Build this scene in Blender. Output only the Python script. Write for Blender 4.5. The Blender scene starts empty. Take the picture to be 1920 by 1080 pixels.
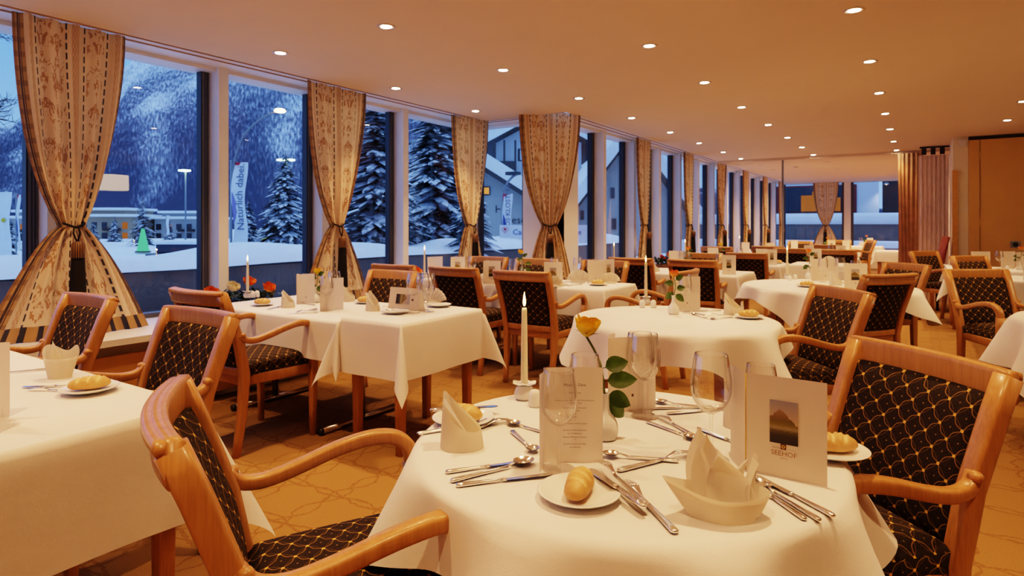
import bpy, bmesh, math, random
from mathutils import Vector, Matrix
R=math.radians; PI=math.pi
SC=bpy.context.scene; COL=SC.collection
rnd=random.Random(11)
# ------------------------------------------------------------------ camera geometry
FPX=1161.; CZ=1.25; TH=R(33.3126); CEIL=2.5
cT,sT=math.cos(TH),math.sin(TH)
# ------------------------------------------------------------------ material helpers
def newmat(name):
    m=bpy.data.materials.new(name); m.use_nodes=True
    nt=m.node_tree; b=nt.nodes['Principled BSDF']; return m,nt,b
def nd(nt,t,**kw):
    n=nt.nodes.new(t)
    for k,v in kw.items():
        if k.startswith('i_'):
            key=k[2:]; key=int(key) if key.isdigit() else key.replace('_',' ')
            if hasattr(v,'is_output'): nt.links.new(v,n.inputs[key])
            else: n.inputs[key].default_value=v
        else: setattr(n,k,v)
    return n
def mth(nt,op,a,b=0.0,c=None,clamp=False):
    n=nt.nodes.new('ShaderNodeMath'); n.operation=op; n.use_clamp=clamp
    for i,v in enumerate((a,b) if c is None else (a,b,c)):
        if hasattr(v,'is_output'): nt.links.new(v,n.inputs[i])
        else: n.inputs[i].default_value=v
    return n.outputs[0]
def mixc(nt,f,a,b,mode='MIX'):
    n=nt.nodes.new('ShaderNodeMix'); n.data_type='RGBA'; n.blend_type=mode
    for i,v in ((0,f),(6,a),(7,b)):
        if hasattr(v,'is_output'): nt.links.new(v,n.inputs[i])
        else: n.inputs[i].default_value=(v if i==0 else (*v,1) if len(v)==3 else v)
    return n.outputs[2]
def ramp(nt,f,stops,interp='LINEAR'):
    n=nt.nodes.new('ShaderNodeValToRGB'); cr=n.color_ramp; cr.interpolation=interp
    while len(cr.elements)<len(stops): cr.elements.new(.5)
    for e,(p,c) in zip(cr.elements,stops):
        e.position=p; e.color=(*c,1) if len(c)==3 else c
    nt.links.new(f,n.inputs[0]); return n.outputs[0]
def coords(nt,kind='Object',scale=(1,1,1),rot=(0,0,0)):
    tc=nt.nodes.new('ShaderNodeTexCoord'); mp=nt.nodes.new('ShaderNodeMapping')
    mp.inputs['Scale'].default_value=scale; mp.inputs['Rotation'].default_value=rot
    nt.links.new(tc.outputs[kind],mp.inputs[0]); return mp.outputs[0]
def noise(nt,vec,scale,detail=3,rough=.5,out=0):
    n=nd(nt,'ShaderNodeTexNoise',i_Scale=scale,i_Detail=detail,i_Roughness=rough); nt.links.new(vec,n.inputs['Vector']); return n.outputs[out]
def bump(nt,b,h,strength=.2,dist=.002):
    n=nd(nt,'ShaderNodeBump',i_Strength=strength,i_Distance=dist,i_Height=h); nt.links.new(n.outputs[0],b.inputs['Normal'])
def simple(name,col,rough=.6,metal=0.,var=.06,sc=30.,kind='Object',spec=None):
    m,nt,b=newmat(name); v=coords(nt,kind); f=noise(nt,v,sc)
    lo=tuple(max(0,c*(1-var)) for c in col); hi=tuple(min(1,c*(1+var)) for c in col)
    nt.links.new(ramp(nt,f,[(.3,lo),(.7,hi)]),b.inputs['Base Color'])
    b.inputs['Roughness'].default_value=rough; b.inputs['Metallic'].default_value=metal
    if spec is not None: b.inputs['Specular IOR Level'].default_value=spec
    return m
def emis(name,col,strength,sampling='NONE'):
    m=bpy.data.materials.new(name); m.use_nodes=True; nt=m.node_tree; nt.nodes.clear()
    e=nd(nt,'ShaderNodeEmission'); e.inputs[0].default_value=(*col,1); e.inputs[1].default_value=strength
    o=nd(nt,'ShaderNodeOutputMaterial'); nt.links.new(e.outputs[0],o.inputs[0])
    m.cycles.emission_sampling=sampling; return m
def thin_glass(name,tint,base,power,gain,edge=1.):
    m=bpy.data.materials.new(name); m.use_nodes=True; nt=m.node_tree; nt.nodes.clear()
    lw=nd(nt,'ShaderNodeLayerWeight',i_Blend=.5)
    f=mth(nt,'POWER',lw.outputs['Facing'],power); f=mth(nt,'MULTIPLY_ADD',f,gain,base,clamp=True)
    t=nd(nt,'ShaderNodeBsdfTransparent'); e=mth(nt,'POWER',lw.outputs['Facing'],2.2); nt.links.new(mixc(nt,e,tint,tuple(c*edge for c in tint)),t.inputs[0])
    g=nd(nt,'ShaderNodeBsdfGlossy',i_Roughness=.0); g.inputs[0].default_value=(1,1,1,1)
    mx=nd(nt,'ShaderNodeMixShader'); nt.links.new(f,mx.inputs[0]); nt.links.new(t.outputs[0],mx.inputs[1]); nt.links.new(g.outputs[0],mx.inputs[2])
    o=nd(nt,'ShaderNodeOutputMaterial'); nt.links.new(mx.outputs[0],o.inputs[0]); return m
M={}
def translucent(key,fac,col):
    m=M[key]; nt=m.node_tree; b=nt.nodes['Principled BSDF']; o=nt.nodes['Material Output']
    t=nd(nt,'ShaderNodeBsdfTranslucent'); t.inputs[0].default_value=(*col,1); mx=nd(nt,'ShaderNodeMixShader',i_0=fac)
    nt.links.new(b.outputs[0],mx.inputs[1]); nt.links.new(t.outputs[0],mx.inputs[2]); nt.links.new(mx.outputs[0],o.inputs[0])
def lattice(nt,u,v,w_line,w_dot,bul=.13):
    """diagonal lattice of bulging thread arcs with knots; u,v already in cells"""
    A=mth(nt,'ADD',u,v); B=mth(nt,'SUBTRACT',u,v)
    def near(x): return mth(nt,'SUBTRACT',mth(nt,'FRACT',mth(nt,'ADD',x,.5)),.5)
    eA,eB=near(A),near(B)
    def fam(e,o):
        s=mth(nt,'SINE',mth(nt,'MULTIPLY',o,PI)); k=mth(nt,'MULTIPLY',mth(nt,'MULTIPLY',s,s),bul)
        d1=mth(nt,'ABSOLUTE',mth(nt,'SUBTRACT',e,k)); d2=mth(nt,'ABSOLUTE',mth(nt,'ADD',e,mth(nt,'MULTIPLY',k,.35)))
        l1=mth(nt,'LESS_THAN',d1,w_line); l2=mth(nt,'MULTIPLY',mth(nt,'LESS_THAN',d2,w_line*.6),.45)
        return mth(nt,'MAXIMUM',l1,l2)
    L=mth(nt,'MAXIMUM',fam(eA,eB),fam(eB,eA))
    dd=mth(nt,'SQRT',mth(nt,'ADD',mth(nt,'MULTIPLY',eA,eA),mth(nt,'MULTIPLY',eB,eB)))
    dot=mth(nt,'LESS_THAN',dd,w_dot)
    cA=mth(nt,'SUBTRACT',mth(nt,'FRACT',A),.5); cB=mth(nt,'SUBTRACT',mth(nt,'FRACT',B),.5)
    dc=mth(nt,'SQRT',mth(nt,'ADD',mth(nt,'MULTIPLY',cA,cA),mth(nt,'MULTIPLY',cB,cB)))
    return L,dot,mth(nt,'LESS_THAN',dc,.05)
def make_materials():
    # upholstery
    m,nt,b=newmat('upholstery'); tc=nd(nt,'ShaderNodeTexCoord'); sp=nd(nt,'ShaderNodeSeparateXYZ'); nt.links.new(tc.outputs['UV'],sp.inputs[0])
    u=mth(nt,'DIVIDE',sp.outputs[0],.066); v=mth(nt,'DIVIDE',sp.outputs[1],.060)
    L,D,cd=lattice(nt,u,v,.026,.095)
    n=noise(nt,tc.outputs['UV'],260,2)
    base=ramp(nt,n,[(.35,(.010,.007,.006)),(.7,(.030,.020,.014))])
    c=mixc(nt,mth(nt,'MULTIPLY',L,.68),base,(.30,.17,.045)); c=mixc(nt,mth(nt,'MULTIPLY',cd,.6),c,(.28,.18,.06)); c=mixc(nt,D,c,(.62,.36,.085))
    nt.links.new(c,b.inputs['Base Color']); b.inputs['Roughness'].default_value=.85; b.inputs['Specular IOR Level'].default_value=.2
    bump(nt,b,n,.25,.002); M['fabric']=m
    # beech
    m,nt,b=newmat('beech_wood'); v=coords(nt,'Object',(30,30,3)); f=noise(nt,v,1.6,5,.6); g=noise(nt,coords(nt,'Object',(160,160,14)),1.,2)
    c=ramp(nt,f,[(.25,(.37,.175,.060)),(.5,(.45,.225,.080)),(.75,(.53,.28,.105))]); c=mixc(nt,.25,c,ramp(nt,g,[(.4,(.33,.155,.050)),(.6,(.54,.28,.105))]))
    nt.links.new(c,b.inputs['Base Color']); b.inputs['Roughness'].default_value=.34; b.inputs['Coat Weight'].default_value=.15; M['wood']=m
    # linen
    m,nt,b=newmat('white_linen'); v=coords(nt,'Object'); f=noise(nt,v,3,3); w=noise(nt,v,420,2); big=noise(nt,v,5,4,.6)
    nt.links.new(ramp(nt,f,[(.3,(.79,.765,.735)),(.7,(.85,.825,.795))]),b.inputs['Base Color']); b.inputs['Roughness'].default_value=.75
    b.inputs['Specular IOR Level'].default_value=.25; b.inputs['Sheen Weight'].default_value=.15
    h=mth(nt,'ADD',mth(nt,'MULTIPLY',w,.08),big); bump(nt,b,h,.35,.008); M['linen']=m
    m,nt,b=newmat('napkin_linen'); v=coords(nt,'Object'); w=noise(nt,v,500,2)
    nt.links.new(ramp(nt,w,[(.3,(.82,.81,.79)),(.7,(.87,.86,.84))]),b.inputs['Base Color']); b.inputs['Roughness'].default_value=.8; b.inputs['Specular IOR Level'].default_value=.2
    bump(nt,b,w,.08,.001); M['napkin']=m
    M['ceramic']=simple('white_ceramic',(.84,.83,.80),.12,0,.02,8)
    M['paper']=simple('white_card',(.84,.79,.74),.5,0,.02,20)
    M['paper_edge']=simple('inner_paper',(.74,.72,.70),.6,0,.02,20)
    M['gold']=simple('gold_cord',(.70,.45,.10),.4,.5,.1,200)
    M['ink']=simple('grey_print',(.12,.075,.05),.7)
    M['ink_brown']=simple('brown_print',(.36,.17,.07),.6)
    M['emblem']=simple('dark_red_emblem',(.10,.02,.015),.6)
    M['silver']=simple('polished_silver',(.93,.90,.86),.16,1.,.03,40)
    M['chrome']=simple('chrome',(.62,.60,.58),.15,1.,.03,40)
    M['black_metal']=simple('black_metal',(.015,.014,.013),.4)
    M['wax']=simple('ivory_wax',(.86,.79,.62),.45,0,.02,20); M['wax'].node_tree.nodes['Principled BSDF'].inputs['Subsurface Weight'].default_value=.2
    M['wick']=simple('burnt_wick',(.02,.02,.03),.9)
    M['flame']=emis('candle_flame',(1,.60,.20),11.)
    M['glass']=thin_glass('thin_wine_glass',(.998,.995,.99),.04,2.2,1.1,.74)
    M['water']=thin_glass('mineral_water',(.98,.98,.97),.05,3.0,.5)
    M['pane']=thin_glass('window_pane',(.93,.96,.98),.035,3.5,.8)
    # bread
    m,nt,b=newmat('bread_crust'); v=coords(nt,'Object'); f=noise(nt,v,28,4); g=noise(nt,v,160,2); at=nd(nt,'ShaderNodeAttribute',attribute_name='slash')
    c=ramp(nt,f,[(.25,(.46,.23,.075)),(.5,(.60,.36,.14)),(.8,(.70,.48,.22))]); c=mixc(nt,at.outputs['Fac'],c,(.82,.62,.30))
    nt.links.new(c,b.inputs['Base Color']); b.inputs['Roughness'].default_value=.5; bump(nt,b,g,.15,.002); M['bread']=m
    # plants
    M['leaf']=simple('rose_leaf_green',(.045,.10,.020),.35,0,.3,60)
    M['stem']=simple('stem_green',(.14,.20,.045),.5,0,.1,60)
    def petal(name,inner,outer):
        m,nt,b=newmat(name); tc=nd(nt,'ShaderNodeTexCoord'); sp=nd(nt,'ShaderNodeSeparateXYZ'); nt.links.new(tc.outputs['UV'],sp.inputs[0])
        nt.links.new(ramp(nt,sp.outputs[1],[(.70,inner),(1.,outer)]),b.inputs['Base Color']); b.inputs['Roughness'].default_value=.55; b.inputs['Subsurface Weight'].default_value=.1
        return m
    M['rose_yellow']=petal('yellow_rose_petals',(.88,.70,.04),(.86,.46,.02)); M['rose_orange']=petal('orange_rose_petals',(.85,.36,.06),(.85,.16,.03)); M['rose_white']=petal('cream_rose_petals',(.82,.74,.45),(.85,.80,.62)); M['rose_red']=petal('red_rose_petals',(.7,.10,.03),(.75,.06,.02))
    M['foliage']=simple('dark_foliage',(.03,.055,.018),.5,0,.4,40)
    M['planter']=simple('brown_planter',(.16,.07,.03),.6,0,.2,20)
    # room
    M['ceiling']=simple('ceiling_paint',(.72,.58,.43),.85,0,.01,3)
    M['white_paint']=simple('white_paint',(.80,.79,.77),.45,0,.015,6)
    M['wall_paint']=simple('warm_wall_paint',(.72,.62,.48),.7,0,.02,6)
    M['panel']=simple('partition_panel',(.62,.37,.13),.6,0,.03,5)
    M['oak_trim']=simple('light_oak_trim',(.55,.30,.08),.5,0,.1,20)
    M['groove']=simple('groove_shadow_brown',(.42,.26,.14),.7)
    M['alu']=simple('grey_window_frame',(.13,.14,.16),.4,.3,.05,30)
    M['alu_dark']=simple('dark_window_seal',(.03,.032,.04),.5)
    M['dark']=simple('dark_recess',(.03,.022,.016),.7)
    M['plastic']=simple('white_plastic',(.65,.62,.58),.5)
    M['trim_metal']=simple('downlight_ring',(.62,.50,.38),.35,.4)
    M['lamp_on']=emis('halogen_lamp',(1,.86,.62),70.)
    M['lamp_off']=simple('unlit_lamp_glass',(.5,.4,.3),.3)
    # carpet
    m,nt,b=newmat('patterned_carpet'); tc=nd(nt,'ShaderNodeTexCoord'); sp=nd(nt,'ShaderNodeSeparateXYZ'); nt.links.new(tc.outputs['Object'],sp.inputs[0])
    wob=noise(nt,tc.outputs['Object'],16,2); wv=mth(nt,'MULTIPLY',mth(nt,'SUBTRACT',wob,.5),.05)
    x=mth(nt,'ADD',sp.outputs[0],wv); y=mth(nt,'ADD',sp.outputs[1],wv)
    def chain(x,y,px_,py_,amp):
        e=mth(nt,'SUBTRACT',mth(nt,'FRACT',mth(nt,'DIVIDE',x,px_)),.5); s=mth(nt,'MULTIPLY',mth(nt,'SINE',mth(nt,'MULTIPLY',y,PI/py_)),amp)
        d1=mth(nt,'ABSOLUTE',mth(nt,'SUBTRACT',e,s)); d2=mth(nt,'ABSOLUTE',mth(nt,'ADD',e,s))
        return mth(nt,'LESS_THAN',mth(nt,'MINIMUM',d1,d2),.022)
    pat=mth(nt,'MAXIMUM',chain(x,y,.30,.17,.13),chain(y,x,.30,.22,.07))
    f=noise(nt,tc.outputs['Object'],220,2); patn=mth(nt,'MULTIPLY',pat,mth(nt,'MULTIPLY_ADD',noise(nt,tc.outputs['Object'],90,2),.9,.0))
    c=ramp(nt,f,[(.3,(.25,.140,.054)),(.7,(.34,.198,.078))]); c=mixc(nt,mth(nt,'MULTIPLY',patn,1.0),c,(.15,.065,.020))
    nt.links.new(c,b.inputs['Base Color']); b.inputs['Roughness'].default_value=.95; b.inputs['Specular IOR Level'].default_value=.1; bump(nt,b,f,.3,.004); M['carpet']=m
    # curtain : u 0..1 over the width, v metres
    m,nt,b=newmat('printed_curtain'); tc=nd(nt,'ShaderNodeTexCoord'); sp=nd(nt,'ShaderNodeSeparateXYZ'); nt.links.new(tc.outputs['UV'],sp.inputs[0]); u,v=sp.outputs[0],sp.outputs[1]
    K=(0,0,0); W=(1,1,1)
    plaid=ramp(nt,u,[(0,W),(.085,K),(.955,W)],'CONSTANT'); toile=ramp(nt,u,[(0,K),(.20,W),(.44,K),(.645,W),(.80,K)],'CONSTANT'); band=ramp(nt,u,[(0,K),(.115,W),(.15,K),(.50,W),(.56,K),(.89,W),(.935,K)],'CONSTANT')
    dash=ramp(nt,u,[(0,K),(.178,W),(.190,K),(.452,W),(.464,K),(.620,W),(.632,K),(.828,W),(.840,K)],'CONSTANT')
    dv=mth(nt,'LESS_THAN',mth(nt,'FRACT',mth(nt,'DIVIDE',v,.062)),.68); dash=mth(nt,'MULTIPLY',dash,dv)
    cx=nd(nt,'ShaderNodeCombineXYZ'); nt.links.new(mth(nt,'MULTIPLY',mth(nt,'ABSOLUTE',mth(nt,'SUBTRACT',mth(nt,'FRACT',mth(nt,'MULTIPLY',u,4.1)),.5)),.5),cx.inputs[0]); nt.links.new(v,cx.inputs[1])
    n1=nd(nt,'ShaderNodeTexNoise',i_Scale=10.,i_Detail=1.,i_Roughness=.3,i_Distortion=.9); nt.links.new(cx.outputs[0],n1.inputs['Vector'])
    n2=nd(nt,'ShaderNodeTexNoise',i_Scale=24.,i_Detail=0.,i_Distortion=1.5); nt.links.new(cx.outputs[0],n2.inputs['Vector'])
    t1=mth(nt,'GREATER_THAN',n1.outputs[0],.525); ln=mth(nt,'LESS_THAN',mth(nt,'ABSOLUTE',mth(nt,'SUBTRACT',n2.outputs[0],.5)),.035)
    inner=mth(nt,'MULTIPLY',t1,mth(nt,'GREATER_THAN',n2.outputs[0],.44)); tm=mth(nt,'MAXIMUM',inner,mth(nt,'MULTIPLY',ln,mth(nt,'GREATER_THAN',n1.outputs[0],.47)))
    tm=mth(nt,'MULTIPLY',tm,toile)
    zz=mth(nt,'FRACT',mth(nt,'ADD',mth(nt,'DIVIDE',v,.05),mth(nt,'MULTIPLY',mth(nt,'PINGPONG',mth(nt,'MULTIPLY',u,90),1.),.9))); bm_=mth(nt,'MULTIPLY',band,mth(nt,'MULTIPLY_ADD',mth(nt,'LESS_THAN',zz,.5),.45,.35))
    cream=(.80,.66,.47); brown=(.42,.22,.085)
    c=mixc(nt,mth(nt,'MULTIPLY',tm,.95),cream,brown); c=mixc(nt,bm_,c,brown)
    pu=ramp(nt,mth(nt,'FRACT',mth(nt,'MULTIPLY',u,1/.085)),[(0,(.30,.15,.03)),(.28,(.48,.28,.08)),(.45,(.02,.012,.008)),(.60,(.40,.22,.06)),(.68,(.03,.016,.01)),(.74,(.45,.27,.09))],'CONSTANT')
    pv=mth(nt,'LESS_THAN',mth(nt,'FRACT',mth(nt,'DIVIDE',v,.085)),.38); pl=mixc(nt,mth(nt,'MULTIPLY',pv,.5),pu,(.10,.05,.02)); 
    c=mixc(nt,plaid,c,pl); hem=mth(nt,'LESS_THAN',v,.09); c=mixc(nt,hem,c,mixc(nt,mth(nt,'LESS_THAN',mth(nt,'FRACT',mth(nt,'MULTIPLY',u,11)),.35),(.45,.27,.09),(.03,.02,.012)))
    c=mixc(nt,dash,c,(.015,.01,.008))
    nt.links.new(c,b.inputs['Base Color']); b.inputs['Roughness'].default_value=.85; b.inputs['Specular IOR Level'].default_value=.15
    M['curtain']=m
    M['tassel_black']=simple('black_tassel_fringe',(.006,.005,.005),.8,0,.3,300)
    m,nt,b=newmat('striped_tassel_cap'); tc=nd(nt,'ShaderNodeTexCoord'); gr=nd(nt,'ShaderNodeTexGradient',gradient_type='RADIAL'); nt.links.new(tc.outputs['Object'],gr.inputs[0])
    s=mth(nt,'LESS_THAN',mth(nt,'FRACT',mth(nt,'MULTIPLY',gr.outputs[1],18)),.5); nt.links.new(mixc(nt,s,(.30,.15,.05),(.02,.012,.008)),b.inputs['Base Color']); b.inputs['Roughness'].default_value=.6; M['tassel_cap']=m
    M['brown_curtain']=simple('brown_curtain_cloth',(.42,.24,.13),.8,0,.15,8)
    M['accordion']=simple('grey_folding_partition',(.80,.66,.58),.6,0,.05,8)
    M['red_seat']=simple('dark_red_upholstery',(.16,.018,.012),.6)
    # outside
    M['snow']=simple('snow',(.80,.82,.86),.8,0,.06,1.5)
    M['parapet']=simple('terrace_parapet_grey',(.13,.11,.10),.6,0,.15,2)
    m,nt,b=newmat('snowy_forest_slope'); tc=nd(nt,'ShaderNodeTexCoord'); ob=tc.outputs['Object']
    mp=nd(nt,'ShaderNodeMapping'); mp.inputs['Scale'].default_value=(1,.34,1); nt.links.new(tc.outputs['UV'],mp.inputs[0])
    big=noise(nt,ob,.006,5,.62); trees=noise(nt,mp.outputs[0],.42,3,.6); st=nd(nt,'ShaderNodeAttribute',attribute_name='gully')
    sp=nd(nt,'ShaderNodeSeparateXYZ'); nt.links.new(ob,sp.inputs[0]); hi=mth(nt,'MULTIPLY',mth(nt,'SUBTRACT',sp.outputs[2],175.),1/290.)
    k=mth(nt,'ADD',mth(nt,'ADD',mth(nt,'MULTIPLY',big,.55),mth(nt,'MULTIPLY',trees,1.35)),mth(nt,'ADD',mth(nt,'MULTIPLY',st.outputs['Fac'],.50),hi))
    nt.links.new(ramp(nt,mth(nt,'MULTIPLY',k,.6),[(.30,(.060,.066,.10)),(.46,(.15,.165,.225)),(.60,(.46,.50,.58)),(.76,(.78,.81,.86))]),b.inputs['Base Color']); b.inputs['Roughness'].default_value=1; b.inputs['Specular IOR Level'].default_value=0; M['mountain']=m
    def snowtop(name,dark,lo,hi):
        m,nt,b=newmat(name); g=nd(nt,'ShaderNodeNewGeometry'); sp=nd(nt,'ShaderNodeSeparateXYZ'); nt.links.new(g.outputs['Normal'],sp.inputs[0])
        f=noise(nt,coords(nt,'Object'),2.2,3,.7); k=mth(nt,'ADD',mth(nt,'MULTIPLY',sp.outputs[2],.6),mth(nt,'MULTIPLY',f,.9))
        nt.links.new(ramp(nt,k,[(lo,dark),(hi,(.74,.78,.86))]),b.inputs['Base Color']); b.inputs['Roughness'].default_value=.9; return m
    M['spruce']=snowtop('snowy_spruce',(.028,.035,.035),.90,1.0)
    M['bark']=simple('bark',(.06,.035,.02),.9,0,.3,12)
    M['plaster']=simple('pale_plaster',(.36,.36,.34),.9,0,.05,.6)
    M['plaster_blue']=simple('white_facade_plaster',(.62,.64,.68),.9,0,.03,.6)
    M['plaster_tan']=simple('tan_plaster',(.34,.27,.18),.9,0,.06,.4)
    M['dark_wood']=simple('dark_balcony_wood',(.035,.022,.016),.7,0,.2,5)
    M['night_glass']=simple('unlit_window_glass',(.02,.024,.035),.2)
    M['lit_orange']=emis('lit_orange_window',(1,.42,.10),.55); M['lit_dim']=emis('dim_orange_interior',(1,.36,.10),.22)
    M['metal_pole']=simple('grey_lamp_pole',(.22,.24,.26),.5,.4)
    M['street_warm']=emis('sodium_street_lamp',(1,.60,.20),14.); M['street_green']=emis('mercury_street_lamp',(.65,1,.72),6.)
    M['green_cone']=emis('green_lit_cone',(.10,.55,.30),.75); M['yellow_cone']=emis('pale_green_lit_cone',(.35,.62,.25),.7)
    M['flag_white']=simple('white_flag_cloth',(.72,.74,.80),.8,0,.05,4); M['flag_red']=simple('red_flag_print',(.5,.03,.04),.8); M['flag_blue']=simple('blue_print',(.03,.05,.28),.8); M['flag_grey']=simple('grey_flag_print',(.10,.12,.2),.8); M['flag_purple']=simple('violet_flag_print',(.25,.22,.48),.8); M['flag_yellow']=simple('yellow_flag_print',(.5,.42,.03),.8)
    M['car_dark']=simple('dark_car_paint',(.08,.09,.11),.3)
    M['lamp_shade']=emis('lit_lampshade',(1,.72,.40),11.,'AUTO')
    M['brass']=simple('brass',(.6,.4,.15),.3,1.)
    # framed picture prints: u,v in 0..1
    m,nt,b=newmat('mountain_lake_print'); tc=nd(nt,'ShaderNodeTexCoord'); sp=nd(nt,'ShaderNodeSeparateXYZ'); nt.links.new(tc.outputs['UV'],sp.inputs[0]); u,v=sp.outputs[0],sp.outputs[1]
    n=noise(nt,tc.outputs['UV'],6,5,.6); n2=noise(nt,tc.outputs['UV'],22,3)
    pk=mth(nt,'SUBTRACT',.80,mth(nt,'MULTIPLY',mth(nt,'ABSOLUTE',mth(nt,'SUBTRACT',u,.36)),.55)); pk=mth(nt,'ADD',pk,mth(nt,'MULTIPLY',mth(nt,'SUBTRACT',n,.5),.22))
    land=ramp(nt,mth(nt,'ADD',v,mth(nt,'MULTIPLY',mth(nt,'SUBTRACT',n2,.5),.12)),[(.0,(.012,.010,.008)),(.20,(.03,.024,.014)),(.30,(.12,.10,.035)),(.36,(.35,.29,.14)),(.44,(.20,.17,.03)),(.52,(.16,.12,.03)),(.62,(.22,.14,.06)),(.78,(.34,.23,.12))])
    sky=ramp(nt,v,[(.55,(.56,.44,.30)),(1.,(.34,.36,.44))]); nt.links.new(mixc(nt,mth(nt,'GREATER_THAN',v,pk),land,sky),b.inputs['Base Color']); b.inputs['Roughness'].default_value=.45; M['picture']=m
make_materials()
translucent('paper',.40,(.90,.77,.60)); translucent('napkin',.45,(.94,.83,.64)); translucent('leaf',.25,(.12,.22,.03)); translucent('rose_yellow',.25,(.9,.6,.05)); translucent('curtain',.12,(.7,.5,.3))
# ------------------------------------------------------------------ geometry helpers
def tag(o,label=None,cat=None,group=None,kind=None):
    if label: o['label']=label
    if cat: o['category']=cat
    if group: o['group']=group
    if kind: o['kind']=kind
    return o
def empty(name,loc=(0,0,0),rz=0.):
    o=bpy.data.objects.new(name,None); o.empty_display_size=.1; COL.objects.link(o); o.location=loc; o.rotation_euler=(0,0,rz); return o
def obj(name,bm,mat=None,parent=None,smooth=True,loc=None,rot=None,mats=None):
    if isinstance(bm,bmesh.types.BMesh):
        me=bpy.data.meshes.new(name); bmesh.ops.recalc_face_normals(bm,faces=bm.faces[:]) if smooth!='keep' else None
        bm.to_mesh(me); bm.free()
    else: me=bm
    if smooth:
        for p in me.polygons: p.use_smooth=True
    if not me.materials:
        for mm in (mats or [mat]): me.materials.append(M[mm] if isinstance(mm,str) else mm)
    o=bpy.data.objects.new(name,me); COL.objects.link(o)
    if parent is not None: o.parent=parent
    if loc is not None: o.location=loc
    if rot is not None: o.rotation_euler=rot
    return o
def copy_tree(o,parent=None):
    c=o.copy(); COL.objects.link(c)
    if parent is not None: c.parent=parent
    for ch in list(o.children): copy_tree(ch,c)
    return c
def kill(o):
    for ch in list(o.children): kill(ch)
    bpy.data.objects.remove(o)
PROTO={}
def inst(key,loc,rz,label,cat,group=None,sc=1.):
    o=copy_tree(PROTO[key]); o.location=loc; o.rotation_euler=(0,0,rz); o.scale=(sc,sc,sc); return tag(o,label,cat,group)
def BM(): return bmesh.new()
def box(bm,x0,x1,y0,y1,z0,z1,bev=0.):
    vs=[bm.verts.new((x,y,z)) for z in (z0,z1) for y in (y0,y1) for x in (x0,x1)]
    fs=[(0,2,3,1),(4,5,7,6),(0,1,5,4),(2,6,7,3),(0,4,6,2),(1,3,7,5)]
    ff=[bm.faces.new([vs[i] for i in f]) for f in fs]
    if bev>0:
        es=list({e for f in ff for e in f.edges}); bmesh.ops.bevel(bm,geom=es,offset=bev,segments=2,profile=.7,affect='EDGES')
    return bm
def lathe(bm,prof,n=24,cx=0,cy=0,mtx=None,closed=False):
    rings=[]
    for r,z in prof:
        if r<1e-6: ring=[bm.verts.new((cx,cy,z))]
        else: ring=[bm.verts.new((cx+r*math.cos(2*PI*i/n),cy+r*math.sin(2*PI*i/n),z)) for i in range(n)]
        rings.append(ring)
    for a,b in zip(rings,rings[1:]):
        for i in range(n):
            j=(i+1)%n
            if len(a)==1 and len(b)==1: break
            if len(a)==1: bm.faces.new((a[0],b[i],b[j]))
            elif len(b)==1: bm.faces.new((a[i],a[j],b[0]))
            else: bm.faces.new((a[i],a[j],b[j],b[i]))
    if mtx is not None: bmesh.ops.transform(bm,matrix=mtx,verts=[v for r in rings for v in r])
    return bm
def sweep(bm,path,secs,side=(1,0,0),n=10,p=4.,cap=True):
    path=[Vector(q) for q in path]; side=Vector(side); rings=[]
    for i,q in enumerate(path):
        t=(path[min(i+1,len(path)-1)]-path[max(i-1,0)]).normalized()
        s=(side-t*side.dot(t)); s=s.normalized() if s.length>1e-6 else Vector((0,1,0)); o=t.cross(s)
        a,b=secs[i] if isinstance(secs,list) else secs
        ring=[]
        for k in range(n):
            th=2*PI*(k+.5)/n; cc,ss=math.cos(th),math.sin(th)
            x=math.copysign(abs(cc)**(2/p),cc)*a; y=math.copysign(abs(ss)**(2/p),ss)*b
            ring.append(bm.verts.new(q+s*x+o*y))
        rings.append(ring)
    for r0,r1 in zip(rings,rings[1:]):
        for k in range(n):
            j=(k+1)%n; bm.faces.new((r0[k],r0[j],r1[j],r1[k]))
    if cap: bm.faces.new(rings[0][::-1]); bm.faces.new(rings[-1])
    return bm
def smooth_path(pts,k=4):
    pts=[Vector(p) for p in pts]; out=[]
    for i in range(len(pts)-1):
        p0,p1,p2,p3=pts[max(i-1,0)],pts[i],pts[i+1],pts[min(i+2,len(pts)-1)]
        for j in range(k):
            t=j/k; out.append(.5*((2*p1)+(p2-p0)*t+(2*p0-5*p1+4*p2-p3)*t*t+(3*p1-p0-3*p2+p3)*t**3))
    out.append(pts[-1]); return out
def grid(bm,nu,nv,fn,uvfn=None,wrap=False):
    uvl=bm.loops.layers.uv.verify() if uvfn else None
    V=[[bm.verts.new(fn(i/nu,j/nv)) for j in range(nv+1)] for i in range(nu if wrap else nu+1)]
    for i in range(nu):
        a=V[i]; b=V[(i+1)%len(V)]
        for j in range(nv):
            f=bm.faces.new((a[j],b[j],b[j+1],a[j+1]))
            if uvfn:
                for l,(q,r_) in zip(f.loops,((i,j),(i+1,j),(i+1,j+1),(i,j+1))): l[uvl].uv=uvfn(q/nu,r_/nv)
    return V
def text_mesh(s,size,align='CENTER',depth=0.):
    cu=bpy.data.curves.new('lettering','FONT'); cu.body=s; cu.size=size; cu.align_x=align; cu.extrude=depth; cu.resolution_u=2
    o=bpy.data.objects.new('lettering_tmp',cu); COL.objects.link(o); dg=bpy.context.evaluated_depsgraph_get(); dg.update()
    me=bpy.data.meshes.new_from_object(o.evaluated_get(dg)); bpy.data.objects.remove(o); return me
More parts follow.
